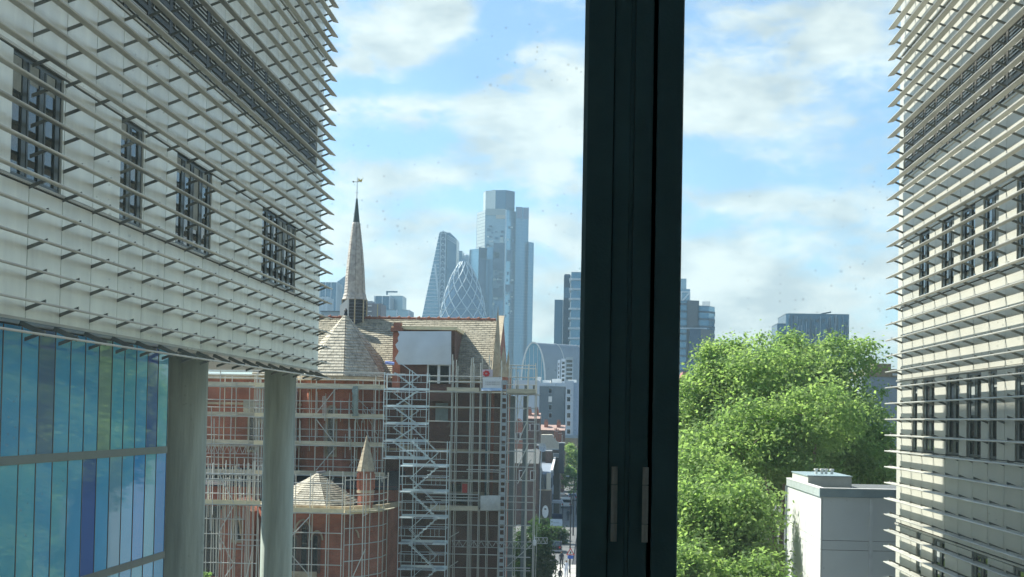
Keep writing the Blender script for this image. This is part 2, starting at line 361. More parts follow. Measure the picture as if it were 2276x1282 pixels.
# blue curtain wall
def cglass(name, c): 
    m = mat(name, c, .03, 0.0, .06, .7, .02, .9, spec=.22); p = m.node_tree.nodes['Principled BSDF']
    p.inputs['Coat Weight'].default_value = .22; p.inputs['Coat Roughness'].default_value = .02; p.inputs['Coat IOR'].default_value = 1.3; return m
CG = dict(b=cglass('glass_blue', (.09, .42, .74)), n=cglass('glass_navy', (.05, .13, .42)), t=cglass('glass_teal', (.11, .46, .66)),
          p=cglass('glass_plum', (.10, .20, .38)), g=cglass('glass_clear_green', (.22, .38, .36)), w=cglass('glass_pale_reflection', (.16, .40, .60)), d=cglass('glass_deep_blue', (.03, .32, .78)))  # the pale pane carries a pale reflection in its colour
GJ = [30.25 - .7185 * i for i in range(17)]
GJ = GJ[::-1]
upper = 'tbpnbb' + 'pbbbgttbnt'; lower = 'bnbttt' [:4] + 'ttbtbnbwbdtd'
upper = 'nbtb' + 'bbpbbbgttbnt'; lower = 'tbnt' + 'ttbtbnbwbdtd'
third = 'btbn' + 'tbbtttbtbtbb'; ZB = [(16.28, 18.27, upper), (14.11, 16.14, lower), (11.94, 13.97, third), (9.77, 11.8, upper[::-1]), (7.6, 9.63, lower[::-1]), (5.4, 7.46, third), (0.2, 5.26, upper)]
for z0, z1, cs in ZB:
    for i, (a, b) in enumerate(zip(GJ[:-1], GJ[1:])):
        box_o('glass_panel', (-8.90, a + .012, z0), (-8.86 + random.uniform(-.0015, .0015), b - .012, z1), LT, CG[cs[i]])
    box_o('transom', (-8.94, GJ[0], z0 - .14), (-8.845, 30.27, z0), LT, mat('transom_grey', (.10, .135, .14), .4, .3))
for y in GJ: box_o('mullion', (-8.93, y - .016, .2), (-8.853, y + .016, 18.27), LT, BLACK)
box_o('return_wall', (-30, 30.27, 0), (-8.87, 30.34, 18.29), LT, mat('return_dark', (.10, .12, .12), .6))

# ------------------------------------------------------------------ right louvred building
RT = thing('louvred_building', 'cream panelled louvre clad building with narrow dark windows and striped sunlight, on the right', 'building', (8.6, 30, 0))
box_o('core', (8.47, 8, 0), (28, 41.88, 37.5), RT, DARKGAP)
RJ = [41.9 - .69] ; RJ = [29.72 - 1.285 * i for i in range(3, 0, -1)] + [29.72 + 1.285 * i for i in range(0, 10)]; RJ = [y for y in RJ] + [41.9]
RW1 = [(38.04, 39.21), (35.46, 36.68), (33.51, 34.76), (31.57, 32.79), (29.0, 30.21)]
RW2 = [(39.3, 39.88), (37.34, 38.62), (34.83, 36.08), (32.88, 34.13), (31.61, 32.21), (29.0, 30.24), (27.0, 27.6)]
RW3 = [(38.7, 39.26), (36.12, 37.37), (32.25, 33.53), (29.0, 30.28), (27.0, 27.6)]
rrows = [(0.2, 8.3, []), (8.34, 10.28, RW2), (10.34, 12.28, []), (12.34, 14.22, RW3), (14.29, 16.25, []), (16.30, 18.20, RW2), (18.25, 20.23, []), (20.30, 22.0, RW1), (22.06, 23.74, []), (25.34, 27.3, []), (27.36, 29.9, []), (29.96, 33.6, []), (33.66, 37.5, [])]
for z0, z1, cuts in rrows:
    for a, b in zip(RJ[:-1], RJ[1:]):
        for (s, e) in subtract(a, b, cuts):
            if e - s > .05: panel_mesh('wall_panel', 1, 8.42, s, e, z0, z1, RT, PANELR)
box_o('wall_panel', (8.42, 8, .2), (8.47, RJ[0] - .01, 37.5), RT, PANELR)
for ws, z0, z1 in ((RW1, 20.33, 21.97), (RW2, 16.32, 18.19), (RW3, 12.36, 14.2), (RW2, 8.36, 10.26)):
    for a, b in ws: facade_window(RT, 1, 8.42, a, b, 2 if b - a > .9 else 1, z0, z1)
for z in (10.31, 12.31, 14.255, 16.275, 18.225, 20.265, 22.03, 23.75, 25.32, 27.33): box_o('rail', (8.385, 15, z - .02), (8.42, 41.9, z + .02), RT, ALU)
vj = [y for y in RJ if y < 41.3]
vent_band(RT, 1, 8.42, vj, 23.78, 25.3, 4, mat('vent_slat_pale', (.5, .5, .47), .4, .3), mat('vent_brown', (.10, .09, .075), .5, .2), .16)
panel_mesh('wall_panel', 1, 8.42, vj[-1], 41.9, 23.78, 25.3, RT, PANELR)
blades(RT, 1, 8.0, 8.18, 8.42, 12.0, 41.50, 17.14, .4358, -20, 28, [y for y in RJ if 26 < y < 41.4] + [41.3], 300, 18)

# ------------------------------------------------------------------ church
CH = thing('brick_church', 'red brick gothic church with pale stone tiled roofs and a slender spire, behind the scaffolding', 'church', (-10, 102, 0))
WY = 101.0
xl, xr = XP(430, WY), XP(1112, WY); ze = ZP(843, WY)
MB().box((xl, WY, 0), (xr, WY + 13, ze)).build('wall', BRICK, CH)
MB().box((XP(858, WY), WY - .06, 0), (xr, WY - .001, ze - .3)).build('shaded_wall', brick_mat('shaded_brick', (.17, .062, .045), (.12, .045, .036), (.14, .10, .08)), CH)  # same brick as the wall, its deep shade put into the colour
for py, hh in ((846, .28), (905, .16), (1000, .16), (1095, .2)):
    zz = ZP(py, WY); MB().box((xl, WY - .12, zz - hh / 2), (xr, WY - .002, zz + hh / 2)).build('string_course', STONE, CH)
def tiled(mb, A, B, C, D, cw, chh, jitter=.012):
    # courses of lapped tiles over the quad A-B (eave) to D-C (ridge)
    A, B, C, D = map(Vector, (A, B, C, D)); up = ((D + C) / 2 - (A + B) / 2); nrow = max(1, int(up.length / chh)); nrm = (B - A).cross(D - A).normalized()
    for r in range(nrow):
        t0 = r / nrow; t1 = min(1, (r + 1.12) / nrow)
        p0, p1 = A.lerp(D, t0), B.lerp(C, t0); q0, q1 = A.lerp(D, t1), B.lerp(C, t1); ln = (p1 - p0).length
        n = max(1, int(ln / cw)); off = .5 * (r % 2)
        cuts = [0] + [min(1, max(0, (i + off + random.uniform(-.12, .12)) / n)) for i in range(1 - (r % 2) * 0, n)] + [1]
        for a, b in zip(cuts[:-1], cuts[1:]):
            if b - a < .01: continue
            j = random.uniform(0, jitter); e = nrm * (.045 + j); g = .08 / max(n, 1)
            v = [p0.lerp(p1, a + g * .3) + e, p0.lerp(p1, b - g * .3) + e, q0.lerp(q1, b - g * .3) + nrm * .008, q0.lerp(q1, a + g * .3) + nrm * .008]
            m_ = [p0.lerp(p1, a + g * .3), p0.lerp(p1, b - g * .3)]
            mb.add(v + m_, [(0, 1, 2, 3), (4, 5, 1, 0)])
RY = 107.5; zr = ZP(709, RY, 900); ro = WY - .45
rxl, rxr = XP(560, WY), XP(1094, WY)
RF = MB().extr([(ro, ze), (RY, zr), (2 * RY - ro, ze)], 'x', rxl, rxr).build('roof', SLATE, CH)
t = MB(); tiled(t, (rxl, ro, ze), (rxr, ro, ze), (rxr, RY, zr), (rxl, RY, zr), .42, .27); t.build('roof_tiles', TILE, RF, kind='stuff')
crest = MB().tube((0, 0, 0), (.70, 0, 0), .11, n=8).tube((.05, 0, .03), (.26, 0, .10), .10, .12, n=8).mesh('ridge_tile', TERRA)
x = rxl + .3
while x < rxr - .5: inst('ridge_tile', crest, RF, (x, RY, zr + .04)); x += .73
# apse with octagonal roof
ax, ay = XP(764, 102.5), 102.5; az0 = ZP(836, 99.5, 765); apz = ZP(697, 102.5, 762)
wall_o = poly_round(ax, ay, 3.35, 8, 9 - 90); MB().prism(wall_o, 0, az0).build('apse_wall', BRICK, CH)
ro_ = poly_round(ax, ay, 3.75, 8, 9 - 90)
AR = MB().cone(ro_, az0, (ax, ay, apz)).build('apse_roof', SLATE, CH)
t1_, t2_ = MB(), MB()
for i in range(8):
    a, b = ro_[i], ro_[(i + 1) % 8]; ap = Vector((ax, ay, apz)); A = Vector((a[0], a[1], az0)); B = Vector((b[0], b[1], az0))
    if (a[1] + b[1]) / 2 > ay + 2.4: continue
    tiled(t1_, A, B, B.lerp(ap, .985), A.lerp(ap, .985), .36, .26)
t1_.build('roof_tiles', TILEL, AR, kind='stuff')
MB().prism(poly_round(ax, ay, 3.82, 8, 9 - 90), az0 - .3, az0 - .02).build('cornice', STONE, CH)
MB().lathe([(.14, -.1), (.1, .12), (.13, .22), (.02, .4)], (ax, ay, apz), 8).build('finial', BLACK, CH)
# lancets in the apse and main wall
def arch_pts(xc, zb, w_, h, n=6, grow=0.0):
    r = w_ / 2 + grow; zs = zb + h - w_ * .8; pts = [(xc - r, zb - grow), (xc + r, zb - grow), (xc + r, zs)]
    for i in range(1, n + 1): t_ = i / n; pts.append((xc + r - r * (1 - math.cos(t_ * math.pi / 2 * .98)) , zs + (w_ * .8 + grow) * math.sin(t_ * math.pi / 2)))
    for i in range(n - 1, -1, -1): t_ = i / n; pts.append((xc - r + r * (1 - math.cos(t_ * math.pi / 2 * .98)), zs + (w_ * .8 + grow) * math.sin(t_ * math.pi / 2)))
    return pts
def lancet(T, xc, Y, zb, w_, h, off=.0, ms=None):
    s = MB(); o = arch_pts(xc, zb, w_, h, 6, .16); i_ = arch_pts(xc, zb, w_, h, 6, 0.0); n = len(o)
    s.add([(p[0], Y - .09, p[1]) for p in o] + [(p[0], Y - .09, p[1]) for p in i_] + [(p[0], Y + .05, p[1]) for p in o] + [(p[0], Y + .05, p[1]) for p in i_],
          [(k, (k + 1) % n, n + (k + 1) % n, n + k) for k in range(n)] + [(n + k, n + (k + 1) % n, 3 * n + (k + 1) % n, 3 * n + k) for k in range(n)] + [(2 * n + k, 2 * n + (k + 1) % n, (k + 1) % n, k) for k in range(n)])
    W = s.build('window', ms or STONE, T); MB().extr([(p[0], p[1]) for p in i_], 'y', Y - .02, Y + .01).build('pane', DGLASS, W); return W
for px, Y, p0, p1, ww in ((738, 99.35, 1010, 905, .5), (822, 100.6, 1010, 905, .42), (563, WY, 1000, 905, .4), (905, WY, 990, 900, .5)):
    lancet(CH, XP(px, Y), Y, ZP(p0, Y, px), ww, ZP(p1, Y, px) - ZP(p0, Y, px))
# transept dormer
dx0, dx1 = XP(872, 100.2), XP(1008, 100.2); dz1 = ZP(733, 100.2, 940)
MB().box((dx0, 100.2, ze - 1.5), (dx1, 106.8, dz1)).build('dormer_wall', MATS['shaded_brick'], CH); MB().box((dx0 - .02, 99.95, ze - 1.0), (dx0 + .5, 100.19, dz1 - .2)).build('dormer_pier', BRICK, CH)  # wall brick darkened to cut red bounce onto the apse roof
MB().box((dx0 - .15, 99.9, dz1), (dx1 + .15, 106.7, dz1 + .22)).build('dormer_roof', TIMBER, CH)
MB().box((XP(866, 99.9), 99.6, dz1 - .15), (XP(892, 99.9), 100.6, dz1 + .1)).box((XP(872, 99.9), 99.7, dz1 + .1), (XP(888, 99.9), 100.5, dz1 + .45)).build('chimney', TERRA, CH)
wz0, wz1 = ZP(852, 100.1, 975), ZP(812, 100.1, 975); wx0, wx1 = XP(948, 100.1), XP(1000, 100.1)
W = MB().box((wx0, 100.02, wz0), (wx0 + .1, 100.18, wz1)).box((wx1 - .1, 100.02, wz0), (wx1, 100.18, wz1)).box(((wx0 + wx1) / 2 - .09, 100.02, wz0), ((wx0 + wx1) / 2 + .09, 100.18, wz1)).box((wx0, 100.02, wz1), (wx1, 100.18, wz1 + .12)).build('window', WHITEP, CH)
box_o('pane', (wx0 + .1, 100.12, wz0), (wx1 - .1, 100.16, wz1), W, DGLASS)
# verge gable and pinnacles
gx0 = XP(1093, WY); gx1 = gx0 + .28
MB().extr([(WY - .5, 0), (WY - .5, ze + .1), (RY, zr + .12), (2 * RY - WY + .5, ze + .1), (2 * RY - WY + .5, 0)], 'x', gx0, gx1).build('gable_wall', BRICK, CH)
MB().extr([(WY - .7, ze + .1), (WY - .7, ze + .25), (RY, zr + .35), (RY, zr + .13)], 'x', gx0 - .06, gx1 + .06).build('gable_coping', STONE, CH)
for px, w0, pb, pt, Y in ((1103, 20, 838, 678, 100.0), (1117, 20, 838, 768, 99.6), (1128, 12, 838, 776, 100.6)):
    xc = XP(px, Y); r = w0 / 2 * Y / FPX * 1.35; MB().cone(poly_round(xc, Y, r, 4, 35), ZP(pb, Y, px), (xc, Y, ZP(pt, Y, px))).build('pinnacle', STONE, CH)
    MB().prism(poly_round(xc, Y, r * .92, 4, 35), ZP(900, Y, px), ZP(pb, Y, px)).build('pinnacle_base', BRICK, CH)
box_o('buttress', (XP(1100, 99.9), 99.3, 0), (XP(1128, 99.9), 101.2, ZP(845, 99.9, 1110)), CH, BRICKD)
# fleche
fx = XP(788, RY, 680); 
def oct_(r, a0=22.5 - 12): return poly_round(fx, RY, r, 8, a0)
zA, zB, zC, zD, zE = ZP(715, RY, 788), ZP(666, RY, 788), ZP(600, RY, 790), ZP(494, RY, 792), ZP(441, RY, 793)
SB = MB().prism(oct_(.84), zA - 1.2, zB).build('spire_lantern', SLATE, CH)
for i in range(8):
    p = oct_(.9)[i]; MB().beam((p[0], p[1], zA - .5), (p[0], p[1], zB), .09).build('post', STONE, SB)
for k in range(6):
    z = zA + .1 + k * .24
    MB().prism(oct_(.9), z, z + .05, oct_(.82)).build('louvre', mat('lead_grey', (.2, .22, .24), .5, .2), SB)
SP = MB(); ring = [(.88, zB), (.75, ZP(650, RY, 788)), (.65, zC), (.49, ZP(550, RY, 790)), (.245, zD)]
SPo = MB().prism(oct_(.84), zB - .05, zB).build('spire', STONE, CH)
SPM = mat('shingle_grey', (.52, .48, .42), .85, 0, .18, 4, .4, 14, c2=(.34, .315, .29))
for (r0, z0), (r1, z1) in zip(ring[:-1], ring[1:]):
    a, b = oct_(r0), oct_(r1)
    SP.prism(oct_(r0 - .02), z0, z1, oct_(r1 - .02))
    for i in range(8):
        j = (i + 1) % 8; tiled(SP, (a[i][0], a[i][1], z0), (a[j][0], a[j][1], z0), (b[j][0], b[j][1], z1), (b[i][0], b[i][1], z1), .22, .2, .008)
SP.build('shingles', SPM, SPo, kind='stuff')
MB().prism(oct_(.245), zD, zE, oct_(.06)).build('spire_tip', COPPER, CH)
V = MB().tube((fx, RY, zE - .1), (fx, RY, ZP(394, RY, 794)), .025, .018, 6).build('vane_rod', COPPER, CH)
zv = ZP(404, RY, 794)
MB().beam((fx - .3, RY, zv), (fx + .35, RY, zv), .02, .03).box((fx - .34, RY - .01, zv - .05), (fx - .24, RY + .01, zv + .06)).build('vane_arm', COPPER, V)
ck = [(fx + .05, zv + .02), (fx + .15, zv + .05), (fx + .3, zv), (fx + .38, zv + .12), (fx + .37, zv + .26), (fx + .28, zv + .16), (fx + .18, zv + .15), (fx + .14, zv + .27), (fx + .06, zv + .25), (fx + .08, zv + .12)]
MB().extr(ck, 'y', RY - .012, RY + .012).build('weathercock', mat('gilt', (.55, .38, .10), .3, .9), V)
zq = ZP(428, RY, 794); MB().beam((fx - .12, RY, zq), (fx + .12, RY, zq), .02).build('vane_arm', COPPER, V)
# pale roof patch dormer left of the lantern
lx = XP(762, 106); MB().extr([(lx - .3, ZP(705, 106)), (lx + .25, ZP(705, 106)), (lx + .25, ZP(668, 106)), (lx - .3, ZP(683, 106))], 'y', 105.6, 106.2).build('louvre_dormer', WHITEP, CH)
# aisle lean-to
AY = 97.6; zA1 = ZP(1078, AY, 700); zA2 = ZP(1042, WY, 700)
MB().box((XP(430, AY), AY, 0), (XP(885, AY), WY, zA1)).build('aisle_wall', BRICK, CH)
AS = MB().add([(XP(430, AY), AY - .3, zA1 - .1), (XP(890, AY), AY - .3, zA1 - .1), (XP(890, AY), WY, zA2), (XP(430, AY), WY, zA2), (XP(430, AY), AY - .3, zA1 - .2), (XP(890, AY), AY - .3, zA1 - .2), (XP(890, AY), WY, zA2 - .15), (XP(430, AY), WY, zA2 - .15)],
         [(0, 1, 2, 3), (7, 6, 5, 4), (4, 5, 1, 0), (5, 6, 2, 1), (6, 7, 3, 2), (7, 4, 0, 3)]).build('aisle_roof', SLATE, CH)
# low polygonal chapel in front
def GP(px, Y): return (XP(px, Y, 1150), Y)
cz = ZP(1124, 91, 720)
plan = [GP(575, 94.5), GP(632, 91.2), GP(764, 91.0), GP(850, 94.0), GP(886, 97.5), GP(575, 97.5)]
MB().prism(plan, 0, cz).build('chapel_wall', BRICK, CH)
plan2 = [GP(572, 94.3), GP(630, 90.9), GP(767, 90.7), GP(853, 93.8), GP(889, 97.3), GP(572, 97.3)]
MB().prism(plan2, cz - .32, cz + .0).build('cornice', STONE, CH)
cax, cay, caz = XP(708, 93.6, 1050), 93.6, ZP(1050, 93.6, 708)
rp = [GP(592, 94.0), GP(640, 91.3), GP(724, 91.0), GP(781, 92.6), GP(800, 96.0), GP(592, 96.5)]
CRf = MB().cone(rp, cz, (cax, cay, caz)).build('chapel_roof', SLATE, CH)
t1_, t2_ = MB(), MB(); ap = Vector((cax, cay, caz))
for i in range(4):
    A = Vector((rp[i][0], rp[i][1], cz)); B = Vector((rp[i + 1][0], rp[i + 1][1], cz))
    tiled(t1_ if i < 2 else t2_, A, B, B.lerp(ap, .97), A.lerp(ap, .97), .34, .2)  # paler tiles on the lit left facets, darker right: light put into colour
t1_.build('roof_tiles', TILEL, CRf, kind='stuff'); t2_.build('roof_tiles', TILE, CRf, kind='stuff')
MB().beam((cax - .12, cay, caz), (cax + .35, cay + .4, caz + .05), .2, .12).build('ridge_lead', mat('lead_grey', (.2, .22, .24), .5, .2), CRf)
for px, p0, p1, ww in ((677, 1268, 1166, .36), (702, 1268, 1190, .3), (655, 1268, 1192, .3)):
    lancet(CH, XP(px, 91.1, 1200), 91.05, ZP(p0, 91, px), ww, ZP(p1, 91, px) - ZP(p0, 91, px), ms=BRICKD)
def hood(pxc, r_px, pyb, pyt, Y):
    n = 14; pts = []
    for i in range(n + 1):
        u = i / n; s = -1 + 2 * u; hh = (1 - abs(s) ** 2.0) ** .6
        pts.append(Vector((XP(pxc + s * r_px, Y, 1180), Y - .06, ZP(pyb, Y, pxc) + hh * (ZP(pyt, Y, pxc) - ZP(pyb, Y, pxc)))))
    b = MB()
    for p, q in zip(pts[:-1], pts[1:]): b.beam(p, q, .1, .12, up=(0, 1, 0))
    b.build('hood_mould', STONE, CH)
hood(674, 18, 1182, 1155, 91.0); hood(705, 13, 1200, 1180, 91.0); hood(650, 8, 1186, 1176, 91.0); hood(790, 8, 1195, 1178, 92.0)
box_o('sill', (XP(640, 91), 90.85, ZP(1282, 91, 680)), (XP(713, 91), 91.0, ZP(1270, 91, 680)), CH, STONE)
# turret
tx, ty = XP(813, 93, 1080), 93.0
T0 = MB().prism(poly_round(tx, ty, .52, 8, 22.5), ZP(1180, ty, 813), ZP(1046, ty, 813)).build('turret', BRICK, CH)
MB().prism(poly_round(tx, ty, .58, 8, 22.5), ZP(1095, ty, 813), ZP(1089, ty, 813)).build('band', STONE, T0)
for i in range(8):
    p = poly_round(tx, ty, .53, 8, 0)[i]; MB().beam((p[0], p[1], ZP(1086, ty, 813)), (p[0], p[1], ZP(1052, ty, 813)), .1).build('shaft', BRICK, T0)
sp = MB(); zz0, zz1 = ZP(1047, ty, 813), ZP(967, ty, 813); nr = 9
for k in range(nr):
    r0 = .60 * (1 - k / nr) + .02; r1 = .60 * (1 - (k + 1) / nr); z_a = zz0 + (zz1 - zz0) * k / nr; z_b = zz0 + (zz1 - zz0) * (k + 1) / nr
    sp.prism(poly_round(tx, ty, r0, 8, 22.5), z_a, z_b + .01, poly_round(tx, ty, max(.01, r1), 8, 22.5))
sp.build('spirelet', STONE, T0)
# gabled porch at left
gx0, gx1 = XP(493, 93), XP(566, 93); gz = ZP(1130, 93, 530)
MB().extr([(gx0, 0), (gx1, 0), (gx1, gz - .2), ((gx0 + gx1) / 2, gz + .6), (gx0, gz - .2)], 'y', 93.0, 97).build('porch_gable', BRICK, CH)
lancet(CH, XP(527, 92.9, 1180), 92.98, ZP(1200, 93, 527), .5, ZP(1152, 93, 527) - ZP(1200, 93, 527))
hood(527, 9, 1190, 1150, 92.9)
box_o('porch_window', (XP(440, 96), 97.3, ZP(1282, 97, 470)), (XP(492, 96), 97.58, ZP(1125, 97, 470)), CH, DGLASS)
for (pa, pb, pt) in ((672, 690, 888), (575, 590, 905)):
    xc = XP((pa + pb) / 2, 100.8); hw = (XP(pb, 100.8) - XP(pa, 100.8)) / 2; zt_ = ZP(pt, 100.8, pa); zb_ = zt_ - 1.1
    MB().extr([(xc - hw, zb_), (xc + hw, zb_), (xc, zt_)], 'y', 100.6, 100.98).build('stone_gablet', STONE, CH)
for pa, pb, ptt, pbb in ((655, 660, 870, 1120), (700, 712, 930, 1040), (757, 764, 870, 1040), (842, 849, 870, 1120)):
    box_o('buttress', (XP(pa, 100.7), 100.5, ZP(pbb, 100.7, pa)), (XP(pb, 100.7), 100.98, ZP(ptt, 100.7, pa)), CH, BRICK)
box_o('notice', (XP(968, 100.9), 100.93, ZP(935, 101, 980)), (XP(996, 100.9), 100.97, ZP(896, 101, 980)), CH, mat('dull_board', (.22, .27, .26), .6))
box_o('drainpipe', (XP(1081, 100.9), 100.8, 0), (XP(1086, 100.9), 100.95, ZP(850, 101, 1080)), CH, mat('pipe_teal', (.10, .17, .19), .4))
box_o('low_window', (XP(1000, 100.9), 100.9, ZP(1120, 101, 1000)), (XP(1052, 100.9), 100.97, ZP(1075, 101, 1000)), CH, DGLASS)
box_o('low_wall', (XP(950, 99), 99.4, 0), (XP(1115, 99), 101, ZP(1128, 99.4, 1000)), CH, BRICKD)

# sheets
def sheet(name, label, px0, px1, py0, py1, Y, m, bulge=.12, nx=14, nz=10, rag=0.0):
    vs = []; fs = []
    for j in range(nz + 1):
        for i in range(nx + 1):
            u, v = i / nx, j / nz; x_ = px0 + (px1 - px0) * u; y_ = py0 + (py1 - py0) * v
            if i == 0 and rag: x_ += random.uniform(-rag, rag)
            p = atY(x_, y_, Y); vs.append((p.x, Y - bulge * math.sin(u * 9 + v * 3) * .4 - bulge * math.sin(v * math.pi) + .03 * random.random(), p.z))
    for j in range(nz):
        for i in range(nx): a = j * (nx + 1) + i; fs.append((a, a + nx + 1, a + nx + 2, a + 1))
    n = len(vs); vs2 = vs + [(v[0], v[1] + .02, v[2]) for v in vs]; fs2 = fs + [tuple(reversed([k + n for k in f])) for f in fs]
    b = MB(); b.add(vs2, fs2); return single(name, b, m, label, 'sheet', atY((px0 + px1) / 2, py1, Y), smooth=True)
sheet('tarpaulin', 'large white tarpaulin hung over the front of the church dormer', 883, 1003, 736, 810, 99.55, SHEET, rag=6)
bn = thing('banner', 'white contractor banner with red emblem tied to the top scaffold lift', 'banner', atY(1093, 866, 98.0))
def tilt_panel(pxa, pxb, pya, pyb, Ya, Yb, name, m, par):
    a, b, c, d = atY(pxa, pyb, Ya), atY(pxb, pyb, Ya), atY(pxb, pya, Yb), atY(pxa, pya, Yb); th = Vector((0, .03, 0))
    return MB().add([a, b, c, d, a + th, b + th, c + th, d + th], [(0, 1, 2, 3), (7, 6, 5, 4), (0, 4, 5, 1), (1, 5, 6, 2), (2, 6, 7, 3), (3, 7, 4, 0)]).build(name, m, par)
tilt_panel(1073, 1116, 838, 862, 97.9, 98.0, 'panel', WHITEP, bn); tilt_panel(1070, 1116, 862, 868, 97.7, 97.9, 'lower_flap', mat('pale_blue_sheet', (.42, .52, .62), .5), bn)
tilt_panel(1072, 1095, 821, 837, 98.0, 98.0, 'upper_panel', mat('pale_pink_sheet', (.60, .52, .55), .5), bn)
p0 = atY(1081, 830, 97.95); lg = MB()
for i in range(7):
    a = i * 2 * math.pi / 7; lg.lathe([(.085, -.02), (.085, .02)], (0, 0, 0), 8) if False else lg.extr([(p0.x + .15 * math.cos(a) + .085 * math.cos(t_), p0.z + .13 * math.sin(a) + .085 * math.sin(t_)) for t_ in [k * math.pi / 4 for k in range(8)]], 'y', p0.y - .012 - i * .002, p0.y + .02)
lg.build('emblem', RED, bn)
lt = MB()
for r_ in range(2):
    for i in range(9):
        q = atY(1079 + i * 3.6, 849 + r_ * 5, 97.9); wdt = .05 + .03 * ((i * 7 + r_ * 3) % 3) / 2
        lt.box((q.x, q.y - .005, q.z - .035), (q.x + wdt, q.y + .02, q.z + .035))
lt.build('faint_lettering', mat('faint_grey', (.45, .44, .43), .6), bn)
sheet('debris_sheet', 'crumpled white debris sheet tied to the lower scaffold lift right of the stair tower', 1068, 1112, 1101, 1134, 97.7, mat('debris_net', (.48, .50, .47), .6, 0, .2, 2, 1, 6), .05)

sheet('debris_net', 'narrow grey green debris net hanging at the corner of the apse scaffold', 783, 796, 858, 925, 98.3, mat('net_green', (.25, .30, .27), .8, 0, .2, 3), .1, 4, 12, rag=2)
sheet('debris_net', 'pale rectangular net panel behind the scaffold between the two round columns', 541, 566, 889, 918, 99.9, mat('net_pale', (.34, .36, .33), .8, 0, .1, 3), .06, 5, 5)
# ------------------------------------------------------------------ scaffolds
TR = .031
def scaffold(label, px_std, Ys, py_top, py_decks, Yref, pxa, pxb, rails=(.5, 1.0), m=GALV, boardm=BOARD, group='tube scaffolds around the church', py_extra=(), braces=(), z_bottom=0.0, tops=None, base=None, led_lim=1000, toe=True):
    T = thing('scaffold', label, 'scaffolding', (XP((pxa + pxb) / 2, Yref), Yref, z_bottom), group)
    x0, x1 = XP(pxa, Yref), XP(pxb, Yref); pm = (pxa + pxb) / 2
    for j, Y in enumerate(Ys):
        for i, px in enumerate(px_std):
            top = ZP(py_top + ((i * 37 + j * 17) % 5 - 2) * 6, Yref, pm)
            tube_o('standard', (XP(px, Yref), Y, z_bottom), (XP(px, Yref) + random.uniform(-.04, .04), Y, top), TR, T, m)
    for pd in py_decks:
        z = ZP(pd, Yref, pm)
        for Y in Ys: tube_o('ledger', (x0 - .2, Y - .05, z - .1), (x1 + .2, Y - .05, z - .1 + random.uniform(-.02, .02)), TR, T, m)
        n = 3
        for k in range(n):
            w_ = (Ys[-1] - Ys[0] - .1) / n; box_o('scaffold_board', (x0, Ys[0] + .05 + k * w_, z - .06), (x1, Ys[0] + .03 + (k + 1) * w_, z - .02), T, boardm)
        if toe:
            cx = x0; 
            while cx < x1 - .3:
                e = min(x1, cx + random.uniform(2.2, 3.9)); box_o('toe_board', (cx + .01, Ys[0] - .04, z - .12), (e - .01, Ys[0] - .002, z + .2 + random.uniform(-.015, .015)), T, boardm); cx = e
        for h in rails: tube_o('guard_rail', (x0, Ys[0] - .05, z + h), (x1, Ys[0] - .05, z + h + random.uniform(-.03, .03)), TR * .9, T, m)
        for px in px_std: tube_o('transom', (XP(px, Yref) + .06, Ys[0] - .25, z - .15), (XP(px, Yref) + .06, Ys[-1] + .15, z - .15), TR * .9, T, m)
    for pe, pa, pb in py_extra:
        z = ZP(pe, Yref, (pa + pb) / 2); tube_o('ledger', (XP(pa, Yref), Ys[0] - .05, z), (XP(pb, Yref), Ys[0] - .05, z), TR, T, m)
    for (xa, ya, xb, yb) in braces:
        a, b = atY(xa, ya, Ys[0] - .08), atY(xb, yb, Ys[0] - .08); tube_o('brace', a, b, TR, T, m)
    return T
def lattice(T, pxa, pxb, py0, py1, Y, m=GALV, n=8):
    b = MB(); za, zb = ZP(py1, Y, (pxa + pxb) / 2), ZP(py0, Y, (pxa + pxb) / 2); xa, xb = XP(pxa, Y), XP(pxb, Y)
    b.tube((xa, Y, za), (xb, Y, za), .028, n=6).tube((xa, Y, zb), (xb, Y, zb), .028, n=6)
    for i in range(n):
        u0 = xa + (xb - xa) * i / n; um = u0 + (xb - xa) / n * .5; u1 = u0 + (xb - xa) / n
        b.tube((u0, Y, zb), (um, Y, za), .02, n=5).tube((um, Y, za), (u1, Y, zb), .02, n=5)
        if i % 2 == 0: b.tube((u1, Y, zb), (u1, Y, za), .018, n=5)
    return b.build('lattice_beam', m, T)
S1 = scaffold('wide tube scaffold with four boarded lifts along the sunlit red church wall', (488, 514, 555, 569, 659, 703, 743, 790, 835, 853), (98.5, 99.75), 838, (858, 924, 986, 1052), 98.5, 450, 856,
              braces=((703, 918, 745, 865), (703, 932, 742, 983), (745, 996, 702, 1045), (742, 1062, 700, 1110)), py_extra=((828, 450, 900), (833, 450, 720)))
lattice(S1, 452, 576, 990, 1008, 98.35, n=9)
for px, a, b in ((470, 905, 1030), (476, 930, 1282), (525, 850, 925), (667, 935, 985), (718, 880, 925), (778, 950, 1000), (722, 880, 935)): tube_o('puncheon', atY(px, b, 98.4), atY(px, a, 98.4), TR, S1, GALV)
for i in range(34):
    px = random.uniform(655, 850); a = random.choice((845, 870, 905, 935, 970, 1000)); tube_o('puncheon', atY(px, a + random.uniform(60, 150), 99.6 - random.random() * 1.2), atY(px + random.uniform(-2, 2), a, 99.6 - random.random() * .1), TR * .8, S1, GALV)
for i in range(12):
    px = random.uniform(655, 840); a = random.uniform(850, 1040); tube_o('brace', atY(px, a + random.uniform(30, 60), 99.5), atY(px + random.choice((-1, 1)) * random.uniform(20, 40), a, 99.5), TR * .8, S1, GALV)
